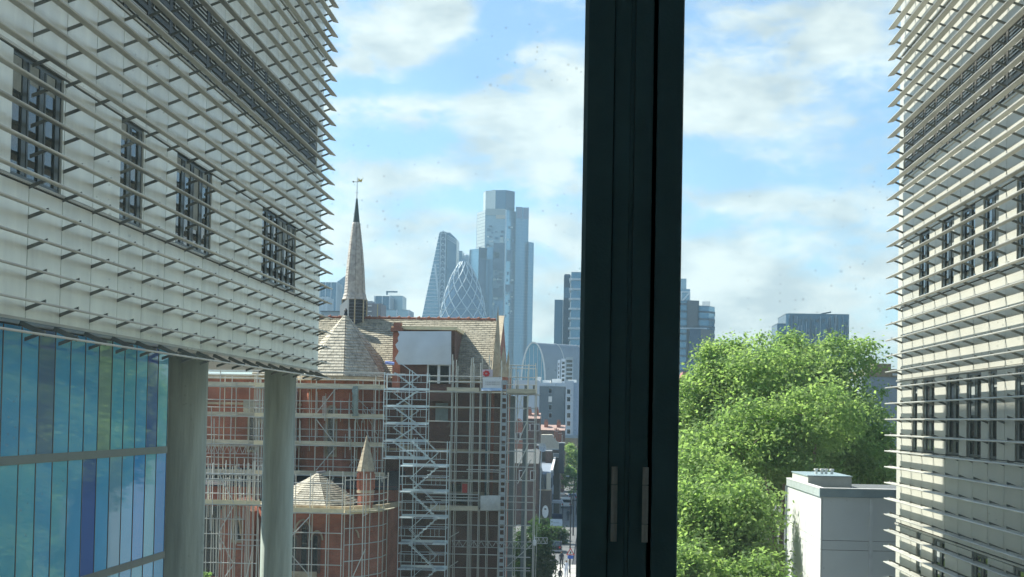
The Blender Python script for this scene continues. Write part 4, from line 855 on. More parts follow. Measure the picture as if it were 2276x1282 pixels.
# people
SKIN = mat('skin', (.32, .19, .13), .6)
def person(lab, px, Y, h, top, legs, hairc, lean=0.0, stride=.12, armout=.0, sit=False, turn=0):
    x0 = XP(px, Y, 1240); z0 = .14
    T = thing('person', lab, 'person', (x0, Y, z0)); s = h / 1.75
    def V(a, b_, c):
        ca, sa = math.cos(turn), math.sin(turn); return Vector((a * ca - b_ * sa, a * sa + b_ * ca, c)) * s
    J = [V(0, 0, .95), V(0, 0, 1.18), V(0, 0, 1.42), V(0, 0, 1.52), V(0, 0, 1.60), V(0, -.01, 1.70),
         V(.10, 0, .88), V(.11, stride, .48), V(.11, stride * 1.6, .08), V(.12, stride * 1.6 - .14, .04),
         V(-.10, 0, .88), V(-.11, -stride, .50), V(-.11, -stride * 1.4, .09), V(-.12, -stride * 1.4 - .13, .04),
         V(.20, 0, 1.40), V(.25 + armout, .02, 1.12), V(.24 + armout * 1.3, -.08, .88), V(-.20, 0, 1.40), V(-.25 - armout, -.02, 1.12), V(-.24 - armout, -.1, .88)]
    E_ = [(0, 1), (1, 2), (2, 3), (3, 4), (4, 5), (0, 6), (6, 7), (7, 8), (8, 9), (0, 10), (10, 11), (11, 12), (12, 13), (2, 14), (14, 15), (15, 16), (2, 17), (17, 18), (18, 19)]
    rad = [.15, .14, .15, .06, .09, .08, .09, .065, .045, .04, .09, .065, .045, .04, .07, .048, .035, .07, .048, .035]
    me = bpy.data.meshes.new('body'); me.from_pydata(J, E_, []); ob = bpy.data.objects.new('body', me); col.objects.link(ob); ob.parent = T
    sk = ob.modifiers.new('skin', 'SKIN'); 
    for i, d in enumerate(me.skin_vertices[0].data): d.radius = (rad[i] * s, rad[i] * s * .85); d.use_root = (i == 0)
    ob.modifiers.new('sub', 'SUBSURF').levels = 1; ob.modifiers['sub'].render_levels = 1
    me.materials.append(top); ORG[ob.name] = Vector((x0, Y, z0))
    o_ = Vector((x0, Y, z0))
    for sgn, a in ((1, 6), (-1, 10)):
        MB().tube(o_ + J[a] + Vector((0, 0, .08 * s)), o_ + J[a + 1], .10 * s, .075 * s, 10).tube(o_ + J[a + 1], o_ + J[a + 2], .075 * s, .06 * s, 10).build('trouser_leg', legs, T)
        MB().beam(o_ + J[a + 2] + Vector((0, .05, -.03)), o_ + J[a + 3] + Vector((0, 0, 0)), .09 * s, .08 * s).build('shoe', BLACK, T)
    MB().lathe([(.005, .125), (.06, .11), (.09, .05), (.092, 0), (.075, -.07), (.03, -.115), (.005, -.12)][::-1], o_ + J[5] - Vector((0, 0, .03)), 12).build('head', SKIN, T, smooth=True)
    MB().lathe([(.005, .145), (.07, .125), (.103, .05), (.104, -.01), (.09, -.02)][::-1], o_ + J[5] - Vector((0, -.015, .02)), 12).build('hair', hairc, T, smooth=True)
    return T
HB = mat('dark_hair', (.012, .01, .01), .5)
person('person in black short sleeved shirt and dark trousers walking on the sunlit paving', 1233, 162, 1.78, mat('cloth_black', (.012, .013, .018), .8), mat('cloth_dark', (.02, .024, .035), .8), HB, armout=.08)
person('person in dark coat standing further up the sunlit paving', 1248, 168, 1.85, mat('cloth_charcoal', (.03, .035, .05), .8), MATS['cloth_dark'], HB, stride=.05)
person('person in white clothing nearest the traffic sign', 1259, 158, 1.76, mat('cloth_white', (.72, .74, .80), .8), mat('cloth_pale', (.5, .53, .6), .8), HB, stride=.14, armout=.05)
person('short person in dark clothing at the bottom edge between the two walkers', 1246, 152.5, 1.5, MATS['cloth_black'], MATS['cloth_dark'], HB, stride=.1)
person('person in dark jacket beside the lamp post further down the street', 1261, 246, 1.78, MATS['cloth_charcoal'], MATS['cloth_dark'], HB)
person('person in dark blue far down the street by the white van', 1267, 262, 1.75, mat('cloth_navy', (.02, .03, .08), .8), MATS['cloth_dark'], HB)
# site lamp on the end scaffold
T = thing('site_light', 'white site lamp hanging on a pole beside the end scaffold tower', 'lamp', (XP(1189, 97.5, 1200), 97.5, 0))
MB().tube((XP(1189, 97.5, 1200), 97.5, 0), (XP(1193, 97.5, 1200), 97.5, ZP(1165, 97.5, 1190)), .018, n=6).build('pole', GALV, T)
q = atY(1188, 1206, 97.3); MB().lathe([(.1, -.18), (.11, .12), (.05, .2), (.03, .5)], q, 10).build('lamp_body', WHITEP, T)

# ------------------------------------------------------------------ city towers
def glassm(name, c, rough=.18, metal=.5, var=.10, sc_=.03): return mat(name, c, rough, metal, var, sc_)
def XP(px, Y, py=610): return atY(px, py, Y).x
GB1 = glassm('tower_glass_blue', (.03, .10, .17)); GB2 = glassm('tower_glass_pale', (.22, .32, .38)); GB3 = glassm('tower_glass_dark', (.012, .04, .085)); GB4 = glassm('tower_glass_mid', (.09, .21, .31))
BAND = mat('floor_band', (.10, .15, .19), .5, .3); BANDL = mat('floor_band_pale', (.5, .55, .58), .5, .2); BANDD = mat('floor_band_dark', (.05, .08, .11), .5)
def facets(T, plan, z0, z1, mats, fh=4.0, band=BAND, bh=.5, bo=.25, vert=0.0, vm=None, top=None, name='facade'):
    """closed prism from plan [(x,y)...] ccw seen from above; each wall its own part, bands one stuff part"""
    n = len(plan); tp = top or plan; bs = MB()
    for i in range(n):
        a, b = plan[i], plan[(i + 1) % n]; c, d = tp[(i + 1) % n], tp[i]
        m = mats[i % len(mats)]
        if (b[0] - a[0]) * 0 + (a[0] * 0) is None: pass
        ex = Vector((b[0] - a[0], b[1] - a[1])); nn = Vector((ex.y, -ex.x)).normalized()
        MB().add([(a[0], a[1], z0), (b[0], b[1], z0), (c[0], c[1], z1), (d[0], d[1], z1), (a[0] - nn.x * .5, a[1] - nn.y * .5, z0), (b[0] - nn.x * .5, b[1] - nn.y * .5, z0), (c[0] - nn.x * .5, c[1] - nn.y * .5, z1), (d[0] - nn.x * .5, d[1] - nn.y * .5, z1)],
                 [(0, 1, 2, 3), (7, 6, 5, 4), (0, 4, 5, 1), (3, 2, 6, 7)]).build(name, m, T)
        if nn.y > .5: continue
        if fh:
            k = 1
            while z0 + fh * k < z1:
                u = fh * k / (z1 - z0); p = Vector((a[0] + (d[0] - a[0]) * u, a[1] + (d[1] - a[1]) * u, z0 + fh * k)); q_ = Vector((b[0] + (c[0] - b[0]) * u, b[1] + (c[1] - b[1]) * u, z0 + fh * k))
                if p.z > 16: bs.beam(p + Vector((nn.x, nn.y, 0)) * bo * .5, q_ + Vector((nn.x, nn.y, 0)) * bo * .5, bo, bh)
                k += 1
        if vert:
            m_ = max(1, int(ex.length / vert))
            for k in range(m_ + 1):
                u = k / m_; bs.beam((a[0] + ex.x * u + nn.x * .4, a[1] + ex.y * u + nn.y * .4, max(z0, 16)), (d[0] + (c[0] - d[0]) * u + nn.x * .4, d[1] + (c[1] - d[1]) * u + nn.y * .4, z1), .8, .8)
    if bs.v: bs.build('floor_bands', band, T, kind='stuff')
    MB().prism(tp, z1 - .3, z1).build('roof', BAND, T)
def PL(pts, Y, pyref=930): return [(XP(px, Y + dy, pyref) , Y + dy) for px, dy in pts]
def HZ(py, Y, px=1100): return ZP(py, Y, px)
# tall stepped glass tower
Y = 1800; T = thing('glass_skyscraper', 'tallest stepped faceted pale glass skyscraper on the skyline', 'skyscraper', (XP(1120, Y), Y + 20, 0))
G5 = glassm('tower_glass_sky', (.20, .36, .46), .12, .7); G6 = glassm('tower_glass_cream', (.50, .54, .50), .3, .1)
def pxplan(L_): return [(XP(px, Y + dy), Y + dy) for px, dy in L_]
facets(T, pxplan([(1058, 30), (1076, 6), (1122, 0), (1144, 14), (1144, 60), (1058, 60)]), 0, HZ(466, Y), [G6, GB2, G5, GB4, GB4, GB4], 4.0, BAND, .35)
facets(T, pxplan([(1071, 26), (1076, 12), (1098, 5), (1121, 3), (1141, 15), (1141, 58), (1071, 58)]), HZ(466, Y), HZ(421, Y), [G6, G6, GB1, GB3, GB1, GB1, GB1], 0)
facets(T, pxplan([(1144.3, 8), (1158, 12), (1172.5, 20), (1172.5, 60), (1144.3, 60)]), 0, HZ(457, Y), [GB4, GB4, GB4, GB4], 4.0, BAND, .3)
facets(T, pxplan([(1172.8, 16), (1185, 24), (1185, 60), (1172.8, 60)]), 0, HZ(533, Y), [GB4, GB4], 4.0, BAND, .3)
for a, b_, p0_, p1_, m in ((1077, 1121, 478, 464, mat('louvre_zone', (.36, .38, .34), .5)), (1100, 1122, 486, 478, mat('warm_panel', (.55, .45, .33), .5)), (1145, 1157, 482, 457, mat('dusk_panel', (.16, .18, .26), .5)), (1160, 1172, 484, 458, mat('dusk_panel', (.16, .18, .26), .5))):
    box_o('crown_panel', (XP(a, Y - 1), Y - 1.5 + (10 if a > 1140 else 0), HZ(p0_, Y)), (XP(b_, Y - 1), Y - 1 + (10 if a > 1140 else 0), HZ(p1_, Y)), T, m)
# reflections of darker neighbours put into the colour of added panels
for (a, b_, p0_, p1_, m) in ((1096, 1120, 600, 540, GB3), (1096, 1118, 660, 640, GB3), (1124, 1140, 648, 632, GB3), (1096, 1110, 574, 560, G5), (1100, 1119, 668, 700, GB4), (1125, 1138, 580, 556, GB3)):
    box_o('reflection_panel', (XP(a, Y - 1), Y - 1.2, HZ(p0_, Y)), (XP(b_, Y - 1), Y - .7, HZ(p1_, Y)), T, m)
for nm_, m_, cnt_ in (('dark_reflections', GB3, 34), ('pale_reflections', G6, 26), ('blue_reflections', GB1, 30)):  # scattered bays whose colours imitate broken reflections in the glass
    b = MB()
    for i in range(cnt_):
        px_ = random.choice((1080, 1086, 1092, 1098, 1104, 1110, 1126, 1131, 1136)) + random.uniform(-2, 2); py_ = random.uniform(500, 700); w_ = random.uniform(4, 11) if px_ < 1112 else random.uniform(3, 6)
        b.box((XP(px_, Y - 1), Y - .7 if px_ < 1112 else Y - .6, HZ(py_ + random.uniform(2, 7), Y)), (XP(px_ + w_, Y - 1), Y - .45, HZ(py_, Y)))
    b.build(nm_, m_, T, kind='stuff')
box_o('corner_fin', (XP(1121, Y), Y - 1.6, 0), (XP(1123.5, Y), Y - .4, HZ(466, Y)), T, BANDL)
MB().lathe([(3.5, 0), (3.5, 1.5), (.5, 3)], (XP(1092, Y), Y + 20, HZ(421, Y)), 12).build('roof_dish', BAND, T)
# dark faceted tower before it
Y = 1680; T = thing('glass_skyscraper', 'dark blue faceted glass tower directly right of the rounded lattice tower', 'skyscraper', (XP(1070, Y), Y + 20, 0))
def pxplan(L_): return [(XP(px, Y + dy), Y + dy) for px, dy in L_]
facets(T, pxplan([(1043, 14), (1064, 2), (1064, 50), (1043, 50)]), 0, HZ(552, Y), [G5, GB1], 4.0, BAND, .3)
facets(T, pxplan([(1064.2, 2), (1081, 10), (1081, 50), (1064.2, 50)]), 0, HZ(549, Y), [GB3, GB3], 0)
facets(T, pxplan([(1081.2, 4), (1095, 0), (1095, 50), (1081.2, 50)]), 0, HZ(549, Y), [GB4, GB4], 4.0, BAND, .3)
facets(T, pxplan([(1064, -8), (1082, 0), (1095, -4), (1095, -.5), (1064, -.5)]), 0, HZ(576, Y), [GB3, GB1], 0)
# wedge tower
Y = 1700; T = thing('wedge_skyscraper', 'wedge shaped glass skyscraper with sloping left edge and braced ladder strip', 'skyscraper', (XP(980, Y), Y + 20, 0))
xl0, xl1, xs0, xs1, xrr = XP(905, Y), XP(976, Y), XP(979, Y), XP(991, Y), XP(1013, Y)
zt = HZ(518, Y, 990); zt2 = HZ(530, Y, 990)
bpts = [(xl0, 0), (XP(976, Y), 0), (XP(976, Y), zt), (XP(974.5, Y), zt)]
MB().extr([(XP(893, Y), 0), (XP(990, Y), 0), (XP(978, Y), zt), (XP(974.5, Y), zt)], 'y', Y, Y + 30).build('facade', glassm('wedge_glass', (.09, .19, .27), .15, .6), T)
lz = MB(); k = 1
while k * 4.2 < zt:
    z = k * 4.2
    if z > 60: u = z / zt; xa_ = XP(893 + (974.5 - 893) * u, Y); xb_ = XP(994 - 16 * u - 4 * (1 - u), Y); lz.beam((xa_, Y - .2, z), (XP(978 if u > .6 else 979, Y), Y - .2, z), .3, .7)
    k += 1
lz.build('floor_bands', BANDL, T, kind='stuff')
box_o('service_core', (XP(976.5, Y), Y - 4, 0), (XP(991, Y), Y + 36, zt + 1), T, GB3)
lad = MB(); z = 60
while z < zt:
    xa_, xm_, xb_ = XP(979, Y), XP(984, Y), XP(990, Y); h_ = 7.0
    lad.beam((xa_, Y - 4.6, z), (xm_, Y - 4.6, z + h_ * .5), .8).beam((xm_, Y - 4.6, z + h_ * .5), (xb_, Y - 4.6, z), .8).beam((xa_, Y - 4.6, z), (xb_, Y - 4.6, z), .5); z += h_
lad.beam((xa_, Y - 4.6, 40), (xa_, Y - 4.6, zt), .9).beam((xb_, Y - 4.6, 40), (xb_, Y - 4.6, zt), .9); lad.build('bracing', mat('brace_pale', (.40, .46, .50), .5, .3), T)
MB().beam((XP(967, Y), Y - 3, HZ(590, Y)), (XP(981, Y), Y - 3, HZ(700, Y)), 2.2, 1).build('edge_column', mat('edge_pale', (.5, .57, .6), .5), T)
MB().extr([(XP(991.3, Y), 0), (XP(1013, Y), 0), (XP(1013, Y), zt2), (XP(998, Y), zt + 1), (XP(991.3, Y), zt + 1)], 'y', Y + 2, Y + 36).build('rear_block', GB1, T)
for k in range(3): MB().beam((XP(992, Y), Y + 1.5, zt - 2 - 2 * k), (XP(1013, Y), Y + 1.5, zt2 - 2 - 2 * k), .8, .6).build('roof_rail', BANDL, T)
# towers behind wedge
Y = 1850; T = thing('slab_tower', 'pale slab tower with notched top standing just behind the wedge tower', 'tower', (XP(1012, Y), Y, 0))
facets(T, [(XP(1003, Y), Y), (XP(1025, Y), Y + 8), (XP(1025, Y), Y + 40), (XP(1003, Y), Y + 40)], 0, HZ(557, Y), [GB4, GB4], 4.0, BAND, .4)
box_o('stair_core', (XP(1005, Y), Y - 1, 0), (XP(1010, Y), Y - .1, HZ(553, Y)), T, GB1)
Y = 1900; T = thing('domed_tower', 'tower with rounded pale top mostly hidden behind the lattice tower', 'tower', (XP(1033, Y), Y, 0))
MB().lathe([(5.5, 0), (5.5, HZ(575, Y)), (4.6, HZ(569, Y)), (2.6, HZ(566, Y)), (.3, HZ(565.5, Y))], (XP(1034, Y), Y, 0), 20).build('shell', BANDL, T, smooth=True)
# rounded lattice tower
Y = 1600; gx = XP(1031, Y); zt = HZ(576, Y, 1031)
def gr(z):
    u = z / zt; P_ = [(0, 24.5), (.15, 27.0), (.35, 28.8), (.5, 28.2), (.65, 25.8), (.78, 21.0), (.88, 14.9), (.95, 8.6), (.985, 4.2), (1.0, .3)]
    for (a, ra), (b, rb_) in zip(P_[:-1], P_[1:]):
        if a <= u <= b: return ra + (rb_ - ra) * (u - a) / (b - a)
    return .3
T = thing('lattice_skyscraper', 'rounded bullet shaped glass tower with pale diamond lattice', 'skyscraper', (gx, Y, 0))
MB().lathe([(gr(zt * i / 60), zt * i / 60) for i in range(61)], (gx, Y, 0), 48).build('glazing', glassm('lattice_glass', (.05, .11, .17), .15, .6), T, smooth=True)
for nm, cnt, wd, mm_ in (('lattice', 12, .8, mat('lattice_white', (.46, .54, .58), .5)),):
    for d_ in (1, -1):
        for i in range(cnt):
            b = MB(); pr = None
            for k in range(0, 49):
                z = zt * k / 48 * .985; a = 2 * math.pi * (i / cnt) + d_ * k / 48 * math.pi * 1.75
                r_ = gr(z) + .4; p = Vector((gx + r_ * math.cos(a), Y + r_ * math.sin(a), z))
                if pr is not None and (p.y < Y + 12) and z > 80: b.beam(pr, p, .75 if z > 100 else .7)
                pr = p
            if b.v: b.build('lattice_bar', mm_, T)
dk = MB()
for i in range(6):
    for k in range(12, 46):
        z = zt * k / 48; a = 2 * math.pi * (i / 6 + .04) + k / 48 * math.pi * 1.75; r0 = gr(z) + .12; r1 = gr(zt * (k + 1) / 48) + .12; a2 = a + math.pi * 1.75 / 48; wd = .26
        dk.add([(gx + r0 * math.cos(a), Y + r0 * math.sin(a), z), (gx + r0 * math.cos(a + wd), Y + r0 * math.sin(a + wd), z), (gx + r1 * math.cos(a2 + wd), Y + r1 * math.sin(a2 + wd), zt * (k + 1) / 48), (gx + r1 * math.cos(a2), Y + r1 * math.sin(a2), zt * (k + 1) / 48)], [(0, 1, 2, 3)])
dk.build('spiral_bands', mat('spiral_dark', (.015, .035, .06), .2, .5), T, kind='stuff')
MB().tube((gx, Y, zt * .70), (gx, Y, zt * .70 + 1.2), gr(zt * .70) + .6, n=40).build('ring', BAND, T)
# right of it: towers beside the mullion
for (a, b_, pt, Y, m, lab, fh, bd) in ((1234, 1253, 666, 900, GB1, 'lower dark blue tower left of the pair beside the mullion', 0, BAND), (1254, 1269, 611, 930, GB3, 'dark slim tower in the middle of the pair beside the mullion', 0, BAND), (1270, 1312, 604, 900, GB4, 'pale tower with stacked balconies cut off by the mullion', 6.0, BANDL)):
    T = thing('residential_tower', lab, 'tower', (XP((a + b_) / 2, Y), Y, 0))
    facets(T, [(XP(a, Y), Y), (XP(b_, Y), Y + 1), (XP(b_, Y), Y + 20), (XP(a, Y), Y + 20)], 0, HZ(pt, Y, 1260), [m], fh, bd, 1.2 if fh else .5, 1.4)
    if fh == 0: box_o('edge_strip', (XP(b_ - 1.2, Y), Y - .5, 0), (XP(b_, Y), Y + .3, HZ(pt, Y, 1260)), T, BANDL)
    if a == 1254: box_o('crown', (XP(a + 1, Y), Y + 2, HZ(pt, Y, 1260)), (XP(b_ - 2, Y), Y + 12, HZ(pt - 2.5, Y, 1260)), T, GB3); box_o('setback', (XP(a + .5, Y), Y - .3, HZ(660, Y)), (XP(b_ - 1.5, Y), Y - .05, HZ(636, Y)), T, GB1)
# far left blocks
for (a, b_, pt, Y, m, lab, vert, vm) in (
        (700, 749, 628, 1300, BANDL, 'pale office tower with closely spaced vertical fins beside the left building', 4.0, GB1),
        (700, 728, 660, 1150, BANDL, 'lower pale office block with vertical fins in front of the finned tower', 3.0, GB1),
        (835, 867, 657, 1200, BANDL, 'office block with bold white vertical stripes right of the spire', 5.0, GB1),
        (867, 896, 656, 1220, GB2, 'plain pale blue flank block right of the striped office block', 0, GB1),
        (858, 910, 687, 1100, GB2, 'low pale glass block in front of the striped office block', 6, GB1)):
    T = thing('office_block', lab, 'office block', (XP((a + b_) / 2, Y), Y, 0))
    facets(T, [(XP(a, Y), Y), (XP(b_, Y), Y), (XP(b_, Y), Y + 25), (XP(a, Y), Y + 25)], 0, HZ(pt, Y, 800), [GB1 if vert == 5.0 or vert == 4.0 else m], 0, vert=vert, band=BANDL)
    if pt == 656: MB().beam((XP(860, Y), Y - 2, HZ(652, Y)), (XP(885, Y), Y - 2, HZ(652, Y)), 1.2).beam((XP(862, Y), Y - 2, HZ(659, Y)), (XP(862, Y), Y - 2, HZ(652, Y)), 1.2).build('roof_crane', GB1, T)
Y = 1700; T = thing('sloped_tower', 'blue tower with steep sloping roofline just left of the spire', 'tower', (XP(757, Y), Y, 0))
MB().extr([(XP(745, Y), 0), (XP(800, Y), 0), (XP(800, Y), HZ(598, Y, 780)), (XP(766, Y), HZ(614, Y, 780)), (XP(745, Y), HZ(630, Y, 780))], 'y', Y, Y + 30).build('facade', GB1, T)
box_o('side_strip', (XP(745, Y), Y - 1, 0), (XP(749, Y), Y - .1, HZ(629, Y, 780)), T, BANDL)
Y = 500; T = thing('brown_block', 'low brown apartment block with white balconies behind the spire base', 'building', (XP(830, Y), Y, 0))
box_o('wall', (XP(806, Y), Y, 0), (XP(849, Y), Y + 12, HZ(674, Y, 830)), T, mat('brown_panel', (.20, .19, .20), .8)); box_o('stair_head', (XP(814, Y), Y + 2, HZ(674, Y, 830)), (XP(827, Y), Y + 8, HZ(668, Y, 830)), T, GREYP)
for z_ in (679, 691, 701):
    for a in (809, 820): box_o('balcony', (XP(a, Y), Y - .8, HZ(z_ + 2, Y, 830)), (XP(a + 8, Y), Y - .01, HZ(z_, Y, 830)), T, WHITEP)
box_o('yellow_strip', (XP(840, Y), Y - .1, 10), (XP(842, Y), Y - .01, HZ(676, Y, 830)), T, mat('ochre', (.45, .36, .15), .7))
Y = 700; T = thing('distant_roof', 'pale low distant roof left of the spire base', 'building', (XP(735, Y), Y, 0)); box_o('wall', (XP(716, Y), Y, 0), (XP(760, Y), Y + 12, HZ(693, Y, 740)), T, GREYP); box_o('roof', (XP(714, Y), Y - 1, HZ(693, Y, 740)), (XP(762, Y), Y + 13, HZ(691, Y, 740)), T, SLATE)
# right side far towers
Y = 800; T = thing('stepped_tower', 'stepped dark tower with glazed floors immediately right of the mullion', 'tower', (XP(1545, Y), Y, 0))
def pxplan(L_): return [(XP(px, Y + dy, 800), Y + dy) for px, dy in L_]
facets(T, pxplan([(1480, 6), (1508, 2), (1508, 30), (1480, 30)]), 0, HZ(672, Y, 1550), [GB3], 0)
facets(T, pxplan([(1508.2, 0), (1526, 0), (1526, 24), (1508.2, 24)]), 0, HZ(668, Y, 1550), [GB4], 4.0, BANDD, 1.0)
facets(T, pxplan([(1526.2, -2), (1552, 0), (1552, 24), (1526.2, 24)]), 0, HZ(668, Y, 1550), [mat('bronze_clad', (.10, .11, .12), .5, .2)], 0)
facets(T, pxplan([(1552.2, -1), (1574, 2), (1587, 8), (1587, 30), (1552.2, 30)]), 0, HZ(679, Y, 1550), [GB4, G5, GB4], 4.0, BANDD, 1.0)
facets(T, pxplan([(1532, -6), (1557, -6), (1585, 0), (1585, 1), (1532, 1)]), 0, HZ(732, Y, 1550), [GB3, mat('bronze_clad', (.10, .11, .12), .5, .2)], 0)
fr = MB()
for i in range(9): fr.beam((XP(1564 + i * 2, Y), Y + 4, HZ(679, Y, 1550)), (XP(1564 + i * 2, Y), Y + 4, HZ(668, Y, 1550)), .25)
fr.build('roof_screen', BANDL, T)
box_o('pale_band', (XP(1508, Y), Y - 2.6, HZ(732, Y, 1550)), (XP(1572, Y), Y - 2.2, HZ(729, Y, 1550)), T, BANDL)
Y = 1500; T = thing('braced_tower', 'slim glass tower with white diagonal bracing above the stepped tower', 'tower', (XP(1518, Y), Y, 0))
facets(T, [(XP(1490, Y), Y), (XP(1526, Y), Y), (XP(1526, Y), Y + 30), (XP(1490, Y), Y + 30)], 0, HZ(619, Y, 1515), [GB2], 0)
facets(T, [(XP(1490, Y), Y - 10), (XP(1533, Y), Y - 10), (XP(1533, Y), Y - 1), (XP(1490, Y), Y - 1)], 0, HZ(644, Y, 1515), [GB4], 0)
MB().beam((XP(1514, Y), Y - 11, HZ(668, Y)), (XP(1531, Y), Y - 11, HZ(647, Y)), 1.6).beam((XP(1512, Y), Y - 11, HZ(645, Y)), (XP(1533, Y), Y - 11, HZ(645, Y)), 1.4).beam((XP(1532, Y), Y - 11, HZ(680, Y)), (XP(1532, Y), Y - 11, HZ(645, Y)), 1.2).beam((XP(1514, Y), Y - 11, HZ(680, Y)), (XP(1514, Y), Y - 11, HZ(645, Y)), 1.2).build('bracing', BANDL, T)
Y = 850; T = thing('striped_block', 'broad blue grey tower with irregular vertical cladding strips above the tree', 'tower', (XP(1815, Y), Y, 0))
facets(T, [(XP(1747, Y, 800), Y + 2), (XP(1754, Y, 800), Y), (XP(1887, Y, 800), Y + 1), (XP(1887, Y, 800), Y + 40), (XP(1747, Y, 800), Y + 40)], 0, HZ(697, Y, 1815), [GB1, GB1, GB2], 0, vert=0)
facets(T, [(XP(1728, Y, 800), Y + 3), (XP(1746.8, Y, 800), Y + 3), (XP(1746.8, Y, 800), Y + 30), (XP(1728, Y, 800), Y + 30)], 0, HZ(718, Y, 1740), [GB1], 0)
mm_ = [mat('strip_dark', (.05, .08, .13), .4, .2), mat('strip_mid', (.14, .20, .28), .4, .2), mat('strip_pale', (.26, .34, .40), .4, .2)]
for k, m_ in enumerate(mm_):
    b = MB()
    for i in range(46):
        x_ = XP(1749 + i * 3.0 + random.uniform(-.5, .5), Y, 800); z = 30
        while z < HZ(702, Y, 1815):
            h_ = random.uniform(4, 12)
            if random.randrange(3) == k and z + h_ < HZ(699, Y, 1815): b.box((x_, Y - .35, z), (x_ + .38, Y - .02, z + h_))
            z += h_
    b.build('cladding_strips', m_, T, kind='stuff')
wn = MB()
for i in range(20): q = atY(1772 + i * 3.2, 710 + (i % 3), Y); wn.box((q.x, Y - .5, q.z - 1.2), (q.x + .45, Y - .36, q.z + .6)) if i % 4 else None
wn.build('top_windows', BANDD, T, kind='stuff')
MB().beam((XP(1828, Y), Y + 3, HZ(697, Y, 1840)), (XP(1850, Y), Y + 3, HZ(692.5, Y, 1840)), .8).build('roof_crane', BANDD, T)
def XP(px, Y, py=900): return atY(px, py, Y).x
# yellow parapet block behind the tree
Y = 115; T = thing('parapet_block', 'grey walled block with yellow brick parapet between tree and right building', 'building', (XP(1960, Y), Y, 0))
box_o('wall', (XP(1915, Y), Y, 0), (XP(2010, Y), Y + 12, ZP(837, Y, 1960)), T, GREYP)
box_o('parapet', (XP(1926, Y), Y - .1, ZP(837, Y, 1960)), (XP(2010, Y), Y + 12, ZP(820, Y, 1960)), T, BRICKY); box_o('parapet', (XP(1945, Y), Y - .12, ZP(820, Y, 1960)), (XP(1979, Y), Y + 6, ZP(808, Y, 1960)), T, BRICKY)
for px in (1924, 1928, 1934, 1941): MB().tube((XP(px, Y), Y + .3, ZP(850, Y, 1930)), (XP(px, Y), Y + .3, ZP(808 if px < 1935 else 790, Y, 1930)), .06, n=8).build('flue', GALV, T)
MB().tube((XP(1982, Y), Y - .2, ZP(817, Y)), (XP(2000, Y), Y - .2, ZP(817, Y)), .12, n=8).build('duct', GALV, T)
# red roof bits left of tree
Y = 330; T = thing('red_roofed_house', 'pinkish red brick gable peeping between the mullion and the tree', 'house', (XP(1523, Y), Y, 0))
MB().extr([(XP(1500, Y), 0), (XP(1540, Y), 0), (XP(1537, Y), ZP(848, Y, 1525)), (XP(1533, Y), ZP(826, Y, 1525)), (XP(1517, Y), ZP(826, Y, 1525)), (XP(1513, Y), ZP(840, Y, 1525)), (XP(1500, Y), ZP(842, Y, 1525))], 'y', Y, Y + 10).build('wall', mat('pink_brick', (.36, .16, .12), .8), T)
MB().beam((XP(1530, Y), Y - .2, ZP(826, Y, 1525)), (XP(1536, Y), Y - .2, ZP(862, Y, 1525)), .5, .4).build('coping', WHITEP, T)
structure('far_town', MB().prism([(-1500, 1960), (1500, 1960), (1500, 2000), (-1500, 2000)], 0, 24), mat('far_town_grey', (.12, .13, .14), .9))

# ------------------------------------------------------------------ roof plant building in front of the tree
T = thing('plant_building', 'grey panelled flat roofed annexe with white sunlit side, below the tree', 'building', (10, 52, 0))
XB = 7.27; Y0b, Y1b = 48.0, 56.2; zb = ZP(1104, 48, 1830); zt_ = ZP(1086, 48, 1830)
box_o('core', (XB + .05, Y0b + .05, 0), (16, Y1b, zb), T, DARKGAP)
WP = mat('white_panel', (.70, .71, .69), .5, 0, .05, 1); GPn = mat('grey_panel', (.64, .69, .69), .45, .1, .05, .8)
zj = [zb, ZP(1202, 48, 1880), ZP(1223, 48, 1880), ZP(1300, 48, 1880), 8, 4, 0.1]
xj = [XB + .06, XP(1935, 48), XP(1942, 48), 11.2, 13.2, 16]
for za, zc in zip(zj[:-1], zj[1:]):
    for xa, xb in zip(xj[:-1], xj[1:]): 
        if xb - xa > .1: box_o('wall_panel', (xa, Y0b, zc + .008), (xb - .015, Y0b + .05, za - .008), T, GPn)
    yj = [Y0b + .0, Y0b + 3.2, Y0b + 3.5, Y1b]
    for ya, yb in zip(yj[:-1], yj[1:]): box_o('wall_panel', (XB, ya, zc + .008), (XB + .05, yb - .015, za - .008), T, WP if yb - ya > .5 else GPn)
box_o('fascia', (XB - .05, Y0b - .08, zb), (16, Y0b + .1, zt_), T, mat('slate_fascia', (.27, .35, .37), .5)); box_o('fascia', (XB - .05, Y0b + .1, zb), (XB + .1, Y1b, zt_ + .0), T, mat('pale_fascia', (.42, .47, .46), .5))
box_o('roof', (XB + .1, Y0b + .1, zb), (16, Y1b, zb + .1), T, mat('roof_felt', (.14, .15, .15), .9)); box_o('coping', (XB - .06, Y0b - .09, zt_), (16, Y0b + .2, zt_ + .03), T, WHITEP); box_o('coping', (XB - .06, Y0b + .2, zt_), (XB + .12, Y1b + .02, zt_ + .03), T, WHITEP)
xa, xb = XP(1783, 53), XP(1894, 53, 1060); zh = ZP(1057, 53, 1830)
box_o('plant_room', (XP(1796, 52, 1060), 52.0, zb + .1), (XP(1893, 52, 1060), 56.1, zh), T, mat('plant_cream', (.55, .56, .50), .6)); box_o('plant_roof', (XP(1794, 52, 1060), 51.96, zh), (XP(1895, 52, 1060), 56.15, zh + .035), T, mat('slate_fascia', (.27, .35, .37), .5))
box_o('plant_panel', (XP(1806, 52, 1070), 51.97, ZP(1075, 52)), (XP(1888, 52, 1070), 51.995, ZP(1064, 52)), T, mat('plant_cream2', (.58, .56, .46), .6))
